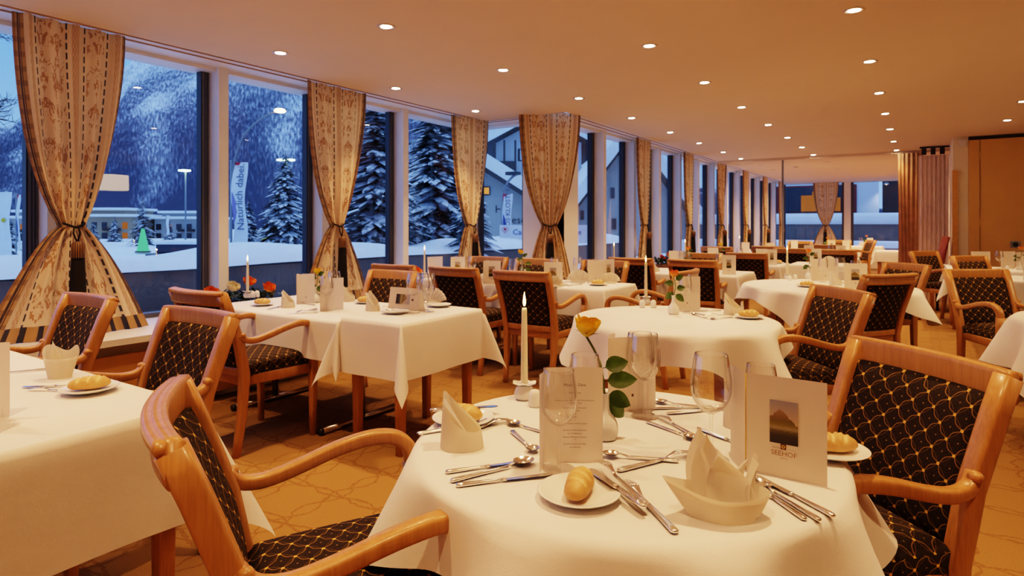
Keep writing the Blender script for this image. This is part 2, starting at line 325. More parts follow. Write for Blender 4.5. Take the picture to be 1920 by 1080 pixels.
def texts_mesh(lines):
    """lines: (text,size,x,y,align) in one flat mesh, standing in the XZ plane facing -Y"""
    bm=BM()
    for s,size,x,y,al in lines:
        me=text_mesh(s,size,al); me.transform(Matrix.Translation((x,y,0))); bm.from_mesh(me); bpy.data.meshes.remove(me)
    bmesh.ops.transform(bm,matrix=Matrix.Rotation(PI/2,4,'X'),verts=bm.verts[:]); return bm
def rect_uv(bm,x0,x1,z0,z1,y=0.):
    grid(bm,1,1,lambda a,b:(x0+(x1-x0)*a,y,z0+(z1-z0)*b),lambda a,b:(a,b)); return bm
CUTLERY=[
  ('knife', -0.831, 1.01, -0.728, 1.147, 0.727, 'silver knife behind the spoon, left of the menu card on the nearest round table'),
  ('spoon', -0.793, 0.98, -0.709, 1.163, 0.727, 'silver soup spoon between two knives, left of the menu on the nearest table'),
  ('knife', -0.771, 0.97, -0.637, 1.124, 0.727, 'silver knife nearest the table edge, passing under the standing music menu'),
  ('knife', -1.044, 1.158, -0.934, 1.324, 0.727, 'silver knife passing behind the pointed napkin on the nearest round table'),
  ('fork', -0.967, 1.181, -0.912, 1.375, 0.727, 'silver fork with tines showing right of the pointed napkin'),
  ('fork', -1.026, 1.218, -0.94, 1.341, 0.727, 'silver fork behind the first, tines just right of the pointed napkin'),
  ('butter_knife', -1.11, 1.283, -0.96, 1.433, 0.727, 'silver butter knife lying across the bread plate behind the pointed napkin'),
  ('spoon', -0.735, 1.333, -0.863, 1.35, 0.727, 'silver spoon with bowl showing left of the music menu'),
  ('dessert_spoon', -0.857, 1.304, -0.729, 1.207, 0.727, 'small silver spoon slanting towards the spine of the music menu'),
  ('dessert_spoon', -0.442, 1.339, -0.596, 1.279, 0.727, 'silver dessert spoon right of the music menu, bowl to the left'),
  ('fork', -0.532, 1.216, -0.429, 1.404, 0.727, 'silver dessert fork below the dessert spoon, tines to the right'),
  ('fork', -0.445, 1.506, -0.592, 1.624, 0.727, 'silver fork right of the far wine glass, tines to the back'),
  ('spoon', -0.602, 1.563, -0.473, 1.506, 0.727, 'silver spoon crossing the fork beyond the tall centre wine glass'),
  ('knife', -0.494, 1.793, -0.623, 1.691, 0.727, 'silver knife at the back of the nearest table behind the spoon'),
  ('spoon', -0.484, 1.782, -0.591, 1.761, 0.727, 'silver spoon lying between two knives at the far rim of nearest table'),
  ('knife', -0.443, 1.809, -0.583, 1.658, 0.727, 'silver knife with handle towards the folded hotel card at table back'),
  ('butter_knife', -0.408, 1.053, -0.604, 1.179, 0.727, 'silver butter knife resting over the rim of the front bread plate'),
  ('fork', -0.411, 1.066, -0.571, 1.204, 0.727, 'silver starter fork beside the butter knife of the front place'),
  ('fork', -0.342, 1.024, -0.519, 1.192, 0.727, 'large silver fork nearest the boat-shaped napkin'),
  ('knife', -0.167, 1.197, -0.292, 1.312, 0.727, 'silver knife nearest the table edge, right of the boat-shaped napkin'),
  ('spoon', -0.145, 1.207, -0.266, 1.308, 0.727, 'silver spoon between the two knives right of the boat-shaped napkin'),
  ('knife', -0.126, 1.238, -0.289, 1.353, 0.727, 'silver knife nearest the foot of the hotel card'),
  ('knife', -0.309, 1.494, -0.408, 1.549, 0.727, 'silver knife tip beside the left leaf of the hotel card'),
  ('spoon', -2.626, 0.956, -2.668, 0.87, 0.727, 'silver spoon left of the open napkin on the left edge table'),
  ('fork', -2.196, 0.878, -2.343, 0.797, 0.727, 'silver fork nearest the roll plate on the left edge table'),
  ('knife', -2.255, 0.916, -2.354, 0.835, 0.727, 'silver knife behind the fork on the left edge table'),
  ('dessert_spoon', -2.343, 0.738, -2.525, 0.715, 0.727, 'small silver handle end at the left picture edge'),
  ('fork', -3.436, 2.784, -3.617, 2.802, 0.702, 'silver fork behind the glass on the window table'),
  ('knife', -3.125, 2.56, -3.217, 2.445, 0.702, 'silver knife nearest the edge before the window table menu'),
  ('fork', -3.272, 2.668, -3.219, 2.47, 0.702, 'silver fork beside the knife before the window table menu'),
  ('knife', -3.588, 2.684, -3.523, 2.473, 0.702, 'silver knife between roll plate and napkin on the window table'),
  ('spoon', -2.466, 2.704, -2.636, 2.645, 0.727, 'silver spoon lying on the plate before the landscape card'),
  ('fork', -2.54, 2.761, -2.745, 2.737, 0.727, 'silver fork lying on the plate before the landscape card'),
  ('knife', -2.387, 2.731, -2.54, 2.605, 0.727, 'silver knife lying over the plate before the landscape card'),
  ('spoon', -2.649, 3.202, -2.666, 3.092, 0.727, 'silver spoon on the plate right of the three wine glasses'),
  ('fork', -2.567, 3.125, -2.62, 3.027, 0.727, 'silver fork on the plate right of the three wine glasses'),
  ('knife', -2.557, 4.75, -2.567, 4.471, 0.727, 'silver knife right of the fan napkin base on the third row table'),
  ('spoon', -2.485, 4.913, -2.527, 4.657, 0.727, 'silver spoon beside the bread plate on the third row table'),
  ('fork', -2.631, 5.126, -2.674, 4.848, 0.727, 'silver fork before the fan napkin on the third row table'),
  ('spoon', -0.986, 3.48, -1.075, 3.568, 0.727, 'silver spoon left of the leaning napkin on second round table'),
  ('fork', -1.031, 3.597, -1.131, 3.66, 0.727, 'silver fork left of the leaning napkin on second round table'),
  ('knife', -1.007, 3.851, -1.109, 3.756, 0.727, 'silver knife behind the napkin on the second round table'),
  ('fork', -0.882, 3.695, -0.98, 3.63, 0.727, 'silver fork between napkin and roll plate on second round table'),
  ('spoon', -0.877, 3.6, -0.921, 3.523, 0.727, 'silver spoon beside the roll plate on the second round table'),
]

CARDS=[
  (-0.691, 1.178, -0.582, 1.25, 0.727, 0.209, 'menu', 'standing white music menu card, opened, left on the nearest round table'),
  (-0.31, 1.383, -0.153, 1.379, 0.727, 0.207, 'hotel', 'white folded hotel card with mountain picture, right on the nearest round table'),
  (-0.722, 1.584, -0.622, 1.685, 0.727, 0.209, 'plain', 'plain white menu standing behind the rose on the nearest round table'),
  (-2.109, 0.578, -1.93, 0.595, 0.727, 0.205, 'plain', 'edge of a standing white menu at the left picture border'),
  (-3.587, 2.752, -3.554, 2.879, 0.702, 0.207, 'plain', 'plain white card left of the vase on the window table'),
  (-3.175, 2.613, -3.127, 2.763, 0.702, 0.207, 'list', 'white printed menu standing at the front of the window table'),
  (-2.738, 2.77, -2.505, 2.784, 0.727, 0.14, 'landscape', 'white landscape card with picture at the front of small joined table'),
  (-3.217, 4.432, -3.087, 4.517, 0.727, 0.207, 'picture', 'white card with picture at left of the third row table, between chair backs'),
  (-2.672, 4.562, -2.539, 4.65, 0.727, 0.207, 'picture', 'white card with picture right of the centre chair back, third row table'),
  (-2.467, 4.984, -2.374, 5.106, 0.727, 0.207, 'plain', 'plain white card behind the roll on the third row table'),
  (-2.418, 5.201, -2.377, 5.358, 0.727, 0.207, 'picture', 'white card with picture right of the plain card, third row table'),
  (-3.876, 4.792, -3.757, 4.87, 0.727, 0.207, 'picture', 'white card behind the left chair back, beside the tassel, third row table'),
  (-4.062, 4.67, -4.024, 4.846, 0.727, 0.207, 'plain', 'plain white card beside the candle at window end of third row table'),
  (-1.257, 3.715, -1.12, 3.805, 0.727, 0.207, 'plain', 'plain white menu behind the glass on the second round table'),
  (-1.734, 6.673, -1.612, 6.753, 0.727, 0.207, 'picture', 'white card with picture on the fourth row table, between two chair backs'),
  (-2.562, 7.398, -2.374, 7.41, 0.727, 0.207, 'plain', 'plain white card above the chair rail, left on the fourth row table'),
  (-0.514, 5.768, -0.356, 5.872, 0.727, 0.207, 'picture', 'white card with picture at the right of the third round table'),
  (-0.837, 6.37, -0.635, 6.569, 0.727, 0.207, 'plain', 'plain white card behind the glasses on the third round table'),
  (-1.661, 8.596, -1.55, 8.669, 0.727, 0.207, 'picture', 'white card with picture left of the candle flame, fifth row table'),
]

GLASSES=[
  (-0.643, 1.161, 0.727, 1.0, 'slim wine glass standing in front of the music menu'),
  (-0.664, 1.327, 0.727, 1.0, 'wine glass behind the music menu, rim showing above it'),
  (-0.624, 1.608, 0.727, 1.06, 'tall wine glass in front of the plain white menu behind the rose'),
  (-0.657, 1.656, 0.727, 1.02, 'wine glass behind the plain white menu, only its rim showing'),
  (-0.387, 1.397, 0.727, 1.1, 'large wine glass behind the boat-shaped napkin'),
  (-0.303, 1.498, 0.727, 0.95, 'wine glass behind the hotel card, its rim showing above'),
  (-3.626, 2.868, 0.702, 0.95, 'wine glass before the left plain card on the window table'),
  (-3.157, 2.654, 0.702, 1.05, 'wine glass before the printed menu on the window table'),
  (-3.281, 2.82, 0.702, 1.1, 'wine glass behind the printed menu on the window table'),
  (-2.508, 2.755, 0.727, 1.1, 'leftmost of three wine glasses right of the landscape card'),
  (-2.556, 2.89, 0.727, 1.05, 'middle of three wine glasses right of the landscape card'),
  (-2.467, 2.836, 0.727, 1.08, 'rightmost of three wine glasses right of the landscape card'),
  (-3.849, 4.885, 0.727, 1.0, 'wine glass left of the tassel at window end of third row table'),
  (-3.695, 4.911, 0.727, 1.0, 'wine glass above the left chair back beside the tassel'),
  (-3.08, 4.704, 0.727, 1.0, 'wine glass left of the yellow rose on third row table'),
  (-2.957, 4.603, 0.727, 1.0, 'wine glass nearest the yellow rose on third row table'),
  (-2.79, 4.957, 0.727, 1.05, 'wine glass behind the card right of the centre chair back'),
  (-2.639, 5.12, 0.727, 1.05, 'wine glass above the fan napkin on third row table'),
  (-2.489, 5.092, 0.727, 1.0, 'wine glass behind the plain card near the roll, third row'),
  (-1.182, 3.709, 0.727, 1.0, 'wine glass in front of the white menu on second round table'),
  (-1.17, 3.83, 0.727, 1.0, 'wine glass behind the white menu on second round table'),
  (-1.858, 7.036, 0.727, 1.0, 'wine glass left of the picture card, fourth row table'),
  (-2.401, 7.392, 0.727, 1.0, 'wine glass beside the orange rose on the fourth row table'),
  (-0.735, 6.307, 0.727, 1.05, 'wine glass right of the rose on the third round table'),
  (-0.593, 6.276, 0.727, 1.08, 'wine glass above the crumpled napkin on the third round table'),
  (-0.464, 6.125, 0.727, 1.0, 'wine glass behind the picture card on the third round table'),
]

NAPKINS=[
  (-0.9, 1.155, 0.727, 'mitre', 0, 1.0, 'white pointed napkin at the left of the nearest round table'),
  (-0.291, 1.14, 0.727, 'boat', 0, 1.08, 'large white boat-shaped napkin at the front of the nearest round table'),
  (-0.383, 1.671, 0.727, 'mitre', 0, 0.95, 'white napkin mostly hidden behind the folded hotel card'),
  (-2.462, 0.923, 0.727, 'cup', 0, 1.0, 'white open napkin on the table at the left edge'),
  (-3.495, 2.615, 0.702, 'mitre', 0, 0.9, 'white pointed napkin right of the roll on the window table'),
  (-3.423, 3.074, 0.702, 'mitre', 20, 0.9, 'white napkin right of the printed menu, partly behind it'),
  (-2.78, 2.686, 0.727, 'mitre', -30, 0.95, 'white leaning napkin left of the landscape card'),
  (-2.702, 3.134, 0.727, 'fan', 0, 1.0, 'white fan napkin behind the three wine glasses'),
  (-3.252, 4.529, 0.727, 'fan', 0, 0.85, 'white fan napkin before the left card, third row table'),
  (-2.581, 4.568, 0.727, 'fan', 0, 0.85, 'white fan napkin before the centre card, third row table'),
  (-2.582, 5.031, 0.727, 'fan', 0, 1.05, 'white fan napkin right of the tassel, third row table'),
  (-2.301, 5.093, 0.727, 'fan', 0, 0.9, 'white fan napkin at the right end of third row table'),
  (-0.908, 3.728, 0.727, 'mitre', -20, 1.0, 'white leaning napkin behind the roll on the second round table'),
  (-2.449, 6.648, 0.727, 'mitre', 20, 0.9, 'white napkin between two chair backs, fourth row table'),
  (-0.603, 6.033, 0.727, 'mitre', 0, 1.05, 'white crumpled napkin left of the picture card, third round table'),
]

PLATES=[
  (-1.007, 1.297, 0.727, 0.082, True, 5, 'behind the pointed napkin on the nearest round table'),
  (-0.544, 1.062, 0.727, 0.08, True, 106, 'at the front of the nearest round table'),
  (-0.167, 1.576, 0.727, 0.08, True, 28, 'behind the hotel card on the nearest round table'),
  (-2.171, 0.894, 0.727, 0.082, True, 62, 'on the table at the left edge'),
  (-3.733, 2.588, 0.702, 0.075, True, 30, 'beside the candle on the window table'),
  (-3.234, 3.054, 0.702, 0.075, True, 25, 'left of the landscape card on the window table'),
  (-2.586, 2.678, 0.727, 0.082, False, 0, 'holding cutlery before the landscape card'),
  (-2.571, 3.059, 0.727, 0.08, False, 0, 'holding cutlery right of the three wine glasses'),
  (-2.328, 4.9, 0.727, 0.085, True, 33, 'at the right end of the third row table'),
  (-3.455, 4.649, 0.727, 0.08, True, 33, 'beside the left card on the third row table'),
  (-0.797, 3.628, 0.727, 0.08, True, 30, 'at the right of the second round table'),
  (-0.791, 5.744, 0.727, 0.085, True, 20, 'at the front of the third round table'),
]

CANDLES=[
  (-0.992, 1.577, 0.727, 'on the nearest round table'),
  (-4.239, 2.812, 0.702, 'at the window end of the window table'),
  (-4.093, 4.65, 0.727, 'at the window end of the third row table'),
  (-1.512, 3.916, 0.727, 'on the second round table'),
  (-1.069, 6.492, 0.727, 'on the third round table'),
]

SHAKERS=[
  (-0.926, 1.529, 0.727, 'salt shaker', 'beside the candle on the nearest round table'),
  (-4.206, 2.834, 0.702, 'salt shaker', 'next to the candle on the window table'),
  (-4.21, 2.873, 0.702, 'pepper shaker', 'right of the salt shaker on the window table'),
  (-1.463, 3.726, 0.727, 'salt shaker', 'before the candle on the second round table'),
  (-1.404, 3.765, 0.727, 'pepper shaker', 'right of the candle on the second round table'),
  (-1.017, 6.318, 0.727, 'salt shaker', 'before the candle on the third round table'),
  (-0.994, 6.47, 0.727, 'pepper shaker', 'right of the candle on the third round table'),
]

VASES=[
  (-0.644, 1.394, 0.727, 'behind the music menu on the nearest round table'),
  (-3.572, 2.903, 0.702, 'beside the printed menu on the window table'),
  (-3.072, 4.901, 0.727, 'on the third row table'),
  (-1.204, 3.56, 0.727, 'on the second round table'),
  (-0.896, 6.605, 0.727, 'on the third round table'),
  (-2.324, 7.334, 0.727, 'on the fourth row table'),
]
# ================================================================== CHAIR
def back_y(z):
    pts=[(0,-.235),(.22,-.205),(.44,-.195),(.62,-.232),(.80,-.298),(.95,-.36)]
    for (a,ya),(b,yb) in zip(pts,pts[1:]):
        if z<=b: return ya+(yb-ya)*(z-a)/(b-a)
    return pts[-1][1]
def back_x(z): return .205+.028*min(1,max(0,z)/.88)
def make_chair():
    root=empty('dining_chair')
    for s in (-1,1):
        bm=BM(); zs=[0,.1,.22,.33,.44,.53,.62,.71,.80,.885]
        sweep(bm,[(s*back_x(z),back_y(z),z) for z in zs],[(.017+.006*min(1,z/.4),.018+.008*min(1,z/.4)) for z in zs],n=12,p=6)
        obj('leg',bm,'wood',root)
        bm=BM(); zs=[0,.15,.3,.42,.53,.60]
        sweep(bm,[(s*(.250+.006*min(1,z/.4)),.232-.006*z,z) for z in zs],[(.015+.008*min(1,z/.42),.015+.008*min(1,z/.42)) for z in zs],n=12,p=6)
        obj('leg',bm,'wood',root)
        bm=BM(); pth=smooth_path([(s*.256,.229,.595),(s*.258,.220,.640),(s*.262,.185,.672),(s*.264,.12,.682),(s*.262,.03,.668),(s*.255,-.07,.640),(s*.247,-.15,.624),(s*.240,-.205,.632),(s*.232,-.235,.662)],4)
        n=len(pth); sweep(bm,pth,[(.023-.005*(i/n) ,.020-.004*(i/n)) for i in range(n)],n=12,p=4); 
        sweep(bm,[(s*.236,-.222,.655),(s*.252,-.222,.66),(s*.262,-.221,.661)],[(.014,.012),(.015,.013),(.008,.008)],side=(0,1,0),n=10,p=2.5)
        obj('armrest',bm,'wood',root)
    # crest rail with rolled top
    bm=BM(); xs=[-.25+.5*i/16 for i in range(17)]
    bow=lambda x:-.036*(1-(x/.25)**2)
    sweep(bm,[(x,-.325+bow(x),.862) for x in xs],(.016,.040),side=(0,1,0),n=12,p=6)
    sweep(bm,[(x*.985,-.337+bow(x),.887) for x in xs],(.019,.012),side=(0,1,0),n=12,p=4)
    obj('top_rail',bm,'wood',root)
    bm=BM(); sweep(bm,[(x*.8,-.197+bow(x)*.35,.452) for x in xs],(.015,.022),side=(0,1,0),n=12,p=6)
    obj('lower_rail',bm,'wood',root)
    # padded back
    bm=BM(); uvl=None
    def bp(front):
        def f(a,b):
            z=.470+.365*b; x=(a*2-1)*(back_x(z)-.020); bowz=-.036*(1-((a*2-1))**2)*(.35+.65*b)
            e=(1-abs(2*a-1)**8)*(1-abs(2*b-1)**8)
            return (x,back_y(z)+bowz+(.004+.022*e if front else -.003-.016*e),z)
        return f
    grid(bm,14,14,bp(True),lambda a,b:(a*.40,b*.365)); grid(bm,14,14,bp(False),lambda a,b:(a*.40,b*.365))
    bmesh.ops.remove_doubles(bm,verts=bm.verts[:],dist=.0005)
    V=[v for v in bm.verts]; edges=[e for e in bm.edges if e.is_boundary]
    try: bmesh.ops.bridge_loops(bm,edges=edges)
    except Exception: pass
    obj('backrest',bm,'fabric',root)
    # seat
    bm=BM()
    def seat(a,b):
        u,v=a*2-1,b*2-1; m_=max(abs(u),abs(v)); y=.03+v*.222; x=u*(.222+.022*(v+1)/2)
        z=.505+.012*(1-u*u)*(1-v*v)-.028*m_**10
        return (x,y,z)
    top=grid(bm,16,16,seat,lambda a,b:(a*.46,b*.44))
    bd=[e for e in bm.edges if e.is_boundary]; r=bmesh.ops.extrude_edge_only(bm,edges=bd); nv=[g for g in r['geom'] if isinstance(g,bmesh.types.BMVert)]
    for v in nv: v.co.z=.425
    uvl=bm.loops.layers.uv.verify()
    for f in bm.faces:
        if any(l.vert.co.z<.43 for l in f.loops):
            for l in f.loops: l[uvl].uv=(l.vert.co.x+l.vert.co.y,l.vert.co.z)
    obj('seat',bm,'fabric',root)
    bm=BM(); q=.405
    for a,b in (((-.235,.232,q),(.235,.232,q)),((-.2,-.19,q),(.2,-.19,q))): sweep(bm,[a,b],(.013,.028),side=(0,1,0),n=8,p=8)
    for s in (-1,1): sweep(bm,[(s*.208,-.18,q),(s*.252,.22,q)],(.013,.028),side=(1,0,0),n=8,p=8)
    obj('seat_frame',bm,'wood',root)
    PROTO['chair']=root
make_chair()
# ================================================================== TABLEWARE
def make_tableware():
    # wine glass
    root=empty('wine_glass')
    bm=BM(); out=[(.004,.092),(.012,.096),(.026,.107),(.0365,.124),(.0405,.145),(.0395,.168),(.036,.192),(.0325,.214)]
    out=[tuple(v)[:2] for v in [(p.x,p.y) for p in smooth_path([(r,z,0) for r,z in out],3)]]
    inn=[(max(r-.0011,.0),z+(.002 if i<3 else 0)) for i,(r,z) in enumerate(out)]
    lathe(bm,[(0,.094)]+out[:]+[(.0319,.2146)]+inn[::-1]+[(0,.0975)],32); obj('bowl',bm,'glass',root)
    bm=BM(); lathe(bm,[(.0062,.004),(.0036,.020),(.0033,.05),(.0034,.08),(.0055,.0935)],14); obj('stem',bm,'glass',root)
    bm=BM(); lathe(bm,[(0,.0),(.034,.0),(.0352,.0012),(.034,.0022),(.018,.0032),(.0062,.0055),(0,.0055)],32); obj('foot',bm,'glass',root)
    PROTO['glass']=root
    # bread plate and roll
    bm=BM(); lathe(bm,[(0,.004),(.045,.004),(.058,.0065),(.078,.0135),(.081,.0155),(.082,.0165),(.0805,.0178),(.076,.0165),(.058,.0098),(.046,.0075),(0,.0075)],48)
    PROTO['plate']=obj('bread_plate',bm,'ceramic')
    bm=BM(); L,Rr=.058,.026
    def roll(a,b):
        t=a*2-1; th=2*PI*b; rr=Rr*(max(0,1-abs(t)**2.6))**.5*(1+.04*math.sin(5*t)); z=math.sin(th); 
        y=math.cos(th)*rr; zz=z*rr*(.92 if z>0 else .62)
        for c in (-.42,.05,.5):
            d=abs(t-c-.25*y/Rr*.6); zz-=.0045*math.exp(-(d/.055)**2)*(1 if z>.35 else 0)
            zz+=.0028*math.exp(-((d-.12)/.06)**2)*(1 if z>.35 else 0)
        return (t*L,y,zz+Rr*.60)
    grid(bm,36,24,roll); bmesh.ops.remove_doubles(bm,verts=bm.verts[:],dist=.0003)
    me=bpy.data.meshes.new('bread_roll'); bmesh.ops.recalc_face_normals(bm,faces=bm.faces[:]); bm.to_mesh(me); bm.free()
    at=me.attributes.new('slash','FLOAT','POINT')
    for i,v in enumerate(me.vertices):
        t=v.co.x/L; f=0
        if v.co.z>Rr*.95:
            for c in (-.42,.05,.5):
                d=abs(t-c-.25*v.co.y/Rr*.6); f=max(f,math.exp(-(d/.07)**2))
        at.data[i].value=f*.9
    PROTO['roll']=obj('bread_roll',me,'bread')
    # cutlery : lies along +X, handle end at x=0
    def handle(bm,l,w=.0058,h=.0034):
        pth=[(0,0,.0036),(.004,0,.0038),(.02,0,.004),(.05,0,.0042),(l*.8,0,.0044),(l,0,.0046)]
        sweep(bm,pth,[(w*.5,h*.5),(w,h),(w*.98,h),(w*.82,h*.85),(w*.62,h*.7),(w*.5,h*.6)],side=(0,1,0),n=10,p=3)
    def knife(name,L):
        root=empty(name); hl=L*.47
        bm=BM(); handle(bm,hl,.0068,.0042); sweep(bm,[(hl,0,.0046),(hl+.006,0,.0046),(hl+.010,0,.0045)],[(.0045,.0035),(.0062,.0042),(.005,.0018)],side=(0,1,0),n=10,p=2.5); obj('handle',bm,'silver',root)
        bm=BM(); bl=L-hl-.009
        def bf(s):
            def f(a,b):
                x=hl+.009+bl*a; w=.0098*(1-.12*math.cos(a*3))*(min(1,(1-a)/.12)**.6 if a>.88 else 1)
                y=(-.0085 if 0 else -w*.75)+b*w*1.65; return (x,y,.0040+s*(.0008*(1-b)))
            return f
        grid(bm,14,3,bf(1)); grid(bm,14,3,bf(-1)); bmesh.ops.remove_doubles(bm,verts=bm.verts[:],dist=.0002); obj('blade',bm,'silver',root)
        return root
    PROTO['knife']=knife('table_knife',.222); PROTO['butter_knife']=knife('butter_knife',.175)
    def fork(name,L):
        bm=BM(); hl=L*.62; handle(bm,hl,.0072,.0032)
        hd=L-hl; z0=.0046
        zc=lambda a:z0+.012*math.sin(PI*min(1,a*1.15))*(.55)+.0015
        # neck and palm
        n=6; pth=[]; sec=[]
        for i in range(n+1):
            a=.42*i/n; pth.append((hl+hd*a,0,zc(a))); sec.append((.0034+(.0095-.0034)*(i/n)**1.6,.0013))
        sweep(bm,pth,sec,side=(0,1,0),n=8,p=3)
        for k in range(4):
            y=-.0082+.00547*k; sweep(bm,[(hl+hd*a,y*(1+.06*(a-.42)),zc(a)) for a in (.40,.55,.70,.85,.95,1.)],[(.0017,.0011)]*4+[(.0014,.001),(.0006,.0006)],side=(0,1,0),n=6,p=2.5)
        return obj(name,bm,'silver')
    PROTO['fork']=fork('table_fork',.20)
    def spoon(name,L):
        bm=BM(); hl=L*.68; handle(bm,hl,.0070,.0032); sweep(bm,[(hl-.004,0,.0046),(hl+.01,0,.0085),(hl+.022,0,.0105)],[(.0034,.002),(.0032,.0017),(.005,.0012)],side=(0,1,0),n=8,p=3)
        bl=L-hl-.016; cx=hl+.016+bl/2
        def bowl(s):
            def f(a,b):
                r=a; th=2*PI*b; x=cx+r*math.cos(th)*bl/2; w=.0195*(L/.2)*(1-.12*math.cos(th)); y=r*math.sin(th)*w
                return (x,y,.0105-.0075*(1-r*r)+s*.0006)
            return f
        grid(bm,7,24,bowl(1)); grid(bm,7,24,bowl(-1)); bmesh.ops.remove_doubles(bm,verts=bm.verts[:],dist=.0001)
        return obj(name,bm,'silver')
    PROTO['spoon']=spoon('table_spoon',.20); PROTO['dessert_spoon']=spoon('dessert_spoon',.165)
    # napkins
    def wall(bm,ring_lo,ring_hi,n,nv=8):
        return grid(bm,n,nv,lambda a,b:tuple(Vector(ring_lo(a)).lerp(Vector(ring_hi(a)),b)))
    # mitre : wrapped cone, tall peak at the back left, low lip at the right
    bm=BM()
    def mit(off):
        def f(a,b):
            th=2*PI*a; pk=(.5+.5*math.cos(th-R(150)))**1.35; h=.042+.085*pk+off*.3
            lean=b*b; r=.049*(1-.10*b)+off; ex=math.cos(th)*r*1.05; ey=math.sin(th)*r*.86
            k=1-.62*lean*pk; return (ex*k-.028*pk*lean,ey*k+.010*pk*lean,h*b)
        return f
    grid(bm,40,12,mit(0),wrap=True); grid(bm,40,12,mit(-.0035),wrap=True)
    grid(bm,10,10,lambda a,b:(-.040+.055*b*(1-.2*a),-.030+.03*a+.012*b,.118*(1-b*.72)*(1-.10*abs(2*a-1))+.003))
    PROTO['mitre']=obj('folded_napkin',bm,'napkin')
    # boat : hull with a long bow on the left and tall folded sail petals
    bm=BM()
    def hull(off):
        def f(a,b):
            th=2*PI*a; c,s=math.cos(th),math.sin(th); bow=max(0,-c)**5; r=(.048+.020*b**.8)+off
            x=c*r*1.08-.026*bow*b-.006*bow; y=s*r*.70*(1-.35*max(0,-c)**3); z=(.042+.012*bow+.012*max(0,-c)**3)*b
            return (x,y,z)
        return f
    grid(bm,48,8,hull(0),wrap=True); grid(bm,48,8,hull(-.004),wrap=True)
    def petal(cx,cy,w,h,lean,twist,curl,z0=.006,px_=1.):
        ct,st=math.cos(twist),math.sin(twist)
        def f(a,b):
            u=a*2-1; ww=w*(1-b**1.8)*(.7+.6*b) ; x=u*ww+lean*b*b; y=-curl*(u*u)*(1-.4*b)+.010*math.sin(PI*b)
            return (cx+x*ct-y*st,cy+x*st+y*ct,z0+h*b*(1-.10*u*u))
        return f
    for args in ((-.010,.012,.050,.140,-.030,R(6),-.022),(.000,.004,.054,.132,-.034,R(16),-.020),(.010,-.006,.050,.108,-.024,R(-8),.014),(.040,-.004,.026,.086,.020,R(55),.016),(.052,.004,.018,.096,.014,R(78),.010),(.036,.012,.034,.084,.016,R(35),-.014)):
        grid(bm,10,14,petal(*args))
    PROTO['boat']=obj('boat_napkin',bm,'napkin')
    # cup : open wrapped napkin with two ears
    bm=BM()
    def cup(off):
        def f(a,b):
            th=2*PI*a; ear=max(0,math.cos(th-R(165)))**2*.040+max(0,math.cos(th-R(60)))**6*.034; h=.070+ear; r=(.034+.018*b)+off
            return (math.cos(th)*r*1.05+.004*b,math.sin(th)*r*.9,h*b)
        return f
    grid(bm,40,10,cup(0),wrap=True); grid(bm,40,10,cup(-.003),wrap=True); grid(bm,10,12,petal(-.012,.006,.024,.120,-.014,R(30),.012))
    PROTO['cup']=obj('open_napkin',bm,'napkin')
    # fan : pleated half disc standing on a folded base
    bm=BM(); nP=22
    def fan(a,b):
        th=R(12)+(PI-R(24))*a; z=1 if int(round(a*nP))%2 else -1; r=.018+.088*b
        return (math.cos(th)*r,z*(.002+.010*b),math.sin(th)*r*1.02+.004)
    grid(bm,nP,5,fan); grid(bm,8,4,lambda a,b:((a*2-1)*.075*(1-.35*b),.012-.035*b,.040*(1-b)*(1-.5*(a*2-1)**2)))
    PROTO['fan']=obj('fan_napkin',bm,'napkin',smooth=False)
    # candle (wax, wick, flame) standing at z=.0
    root=empty('taper_candle')
    bm=BM(); lathe(bm,[(0,0),(.0105,0),(.0108,.01),(.0098,.12),(.0080,.222),(.0066,.229),(.0,.2265)],20); obj('wax',bm,'wax',root)
    bm=BM(); sweep(bm,[(0,0,.225),(.0006,0,.233),(.0012,0,.238)],(.0009,.0009),n=6,p=2); obj('wick',bm,'wick',root)
    bm=BM(); lathe(bm,[(0,.2335),(.0026,.236),(.0046,.243),(.0043,.252),(.0027,.263),(.0011,.273),(0,.278)],14); obj('flame',bm,'flame',root)
    PROTO['candle']=root
    root=empty('candle_holder'); bm=BM()
    lathe(bm,[(0,0),(.024,0),(.029,.006),(.031,.018),(.026,.032),(.017,.040),(.0125,.043),(.0125,.048),(.0,.046)],28); obj('base',bm,'ceramic',root)
    bm=BM()
    def fl(a,b):
        th=2*PI*a; r=.012+.024*b*(1+.13*math.cos(6*th)); return (math.cos(th)*r,math.sin(th)*r,.044+.004*b*b+.002*math.cos(6*th)*b)
    grid(bm,48,4,fl,wrap=True); grid(bm,48,4,lambda a,b:tuple(Vector(fl(a,b))-Vector((0,0,.002))),wrap=True); obj('flower_rim',bm,'ceramic',root)
    PROTO['holder']=root
    root=empty('salt_shaker'); bm=BM(); lathe(bm,[(0,0),(.017,0),(.0185,.004),(.0185,.026),(.0165,.038),(.010,.047),(0,.050)],24); obj('body',bm,'ceramic',root)
    bm=BM(); 
    for k in range(3): lathe(bm,[(0,.0502),(.0011,.0500),(.0012,.0485)],6,cx=.004*math.cos(k*2.1),cy=.004*math.sin(k*2.1))
    obj('pour_holes',bm,'dark',root); PROTO['shaker']=root
    bm=BM(); pr=[(.0,0),(.026,0),(.031,.008),(.033,.026),(.028,.046),(.016,.062),(.0115,.078),(.0115,.104),(.0135,.110),(.0118,.110),(.009,.104),(.009,.09),(0,.088)]
    lathe(bm,[(p.x,p.y) for p in smooth_path([(r,z,0) for r,z in pr],2)],28); PROTO['vase']=obj('bud_vase',bm,'ceramic')
make_tableware()
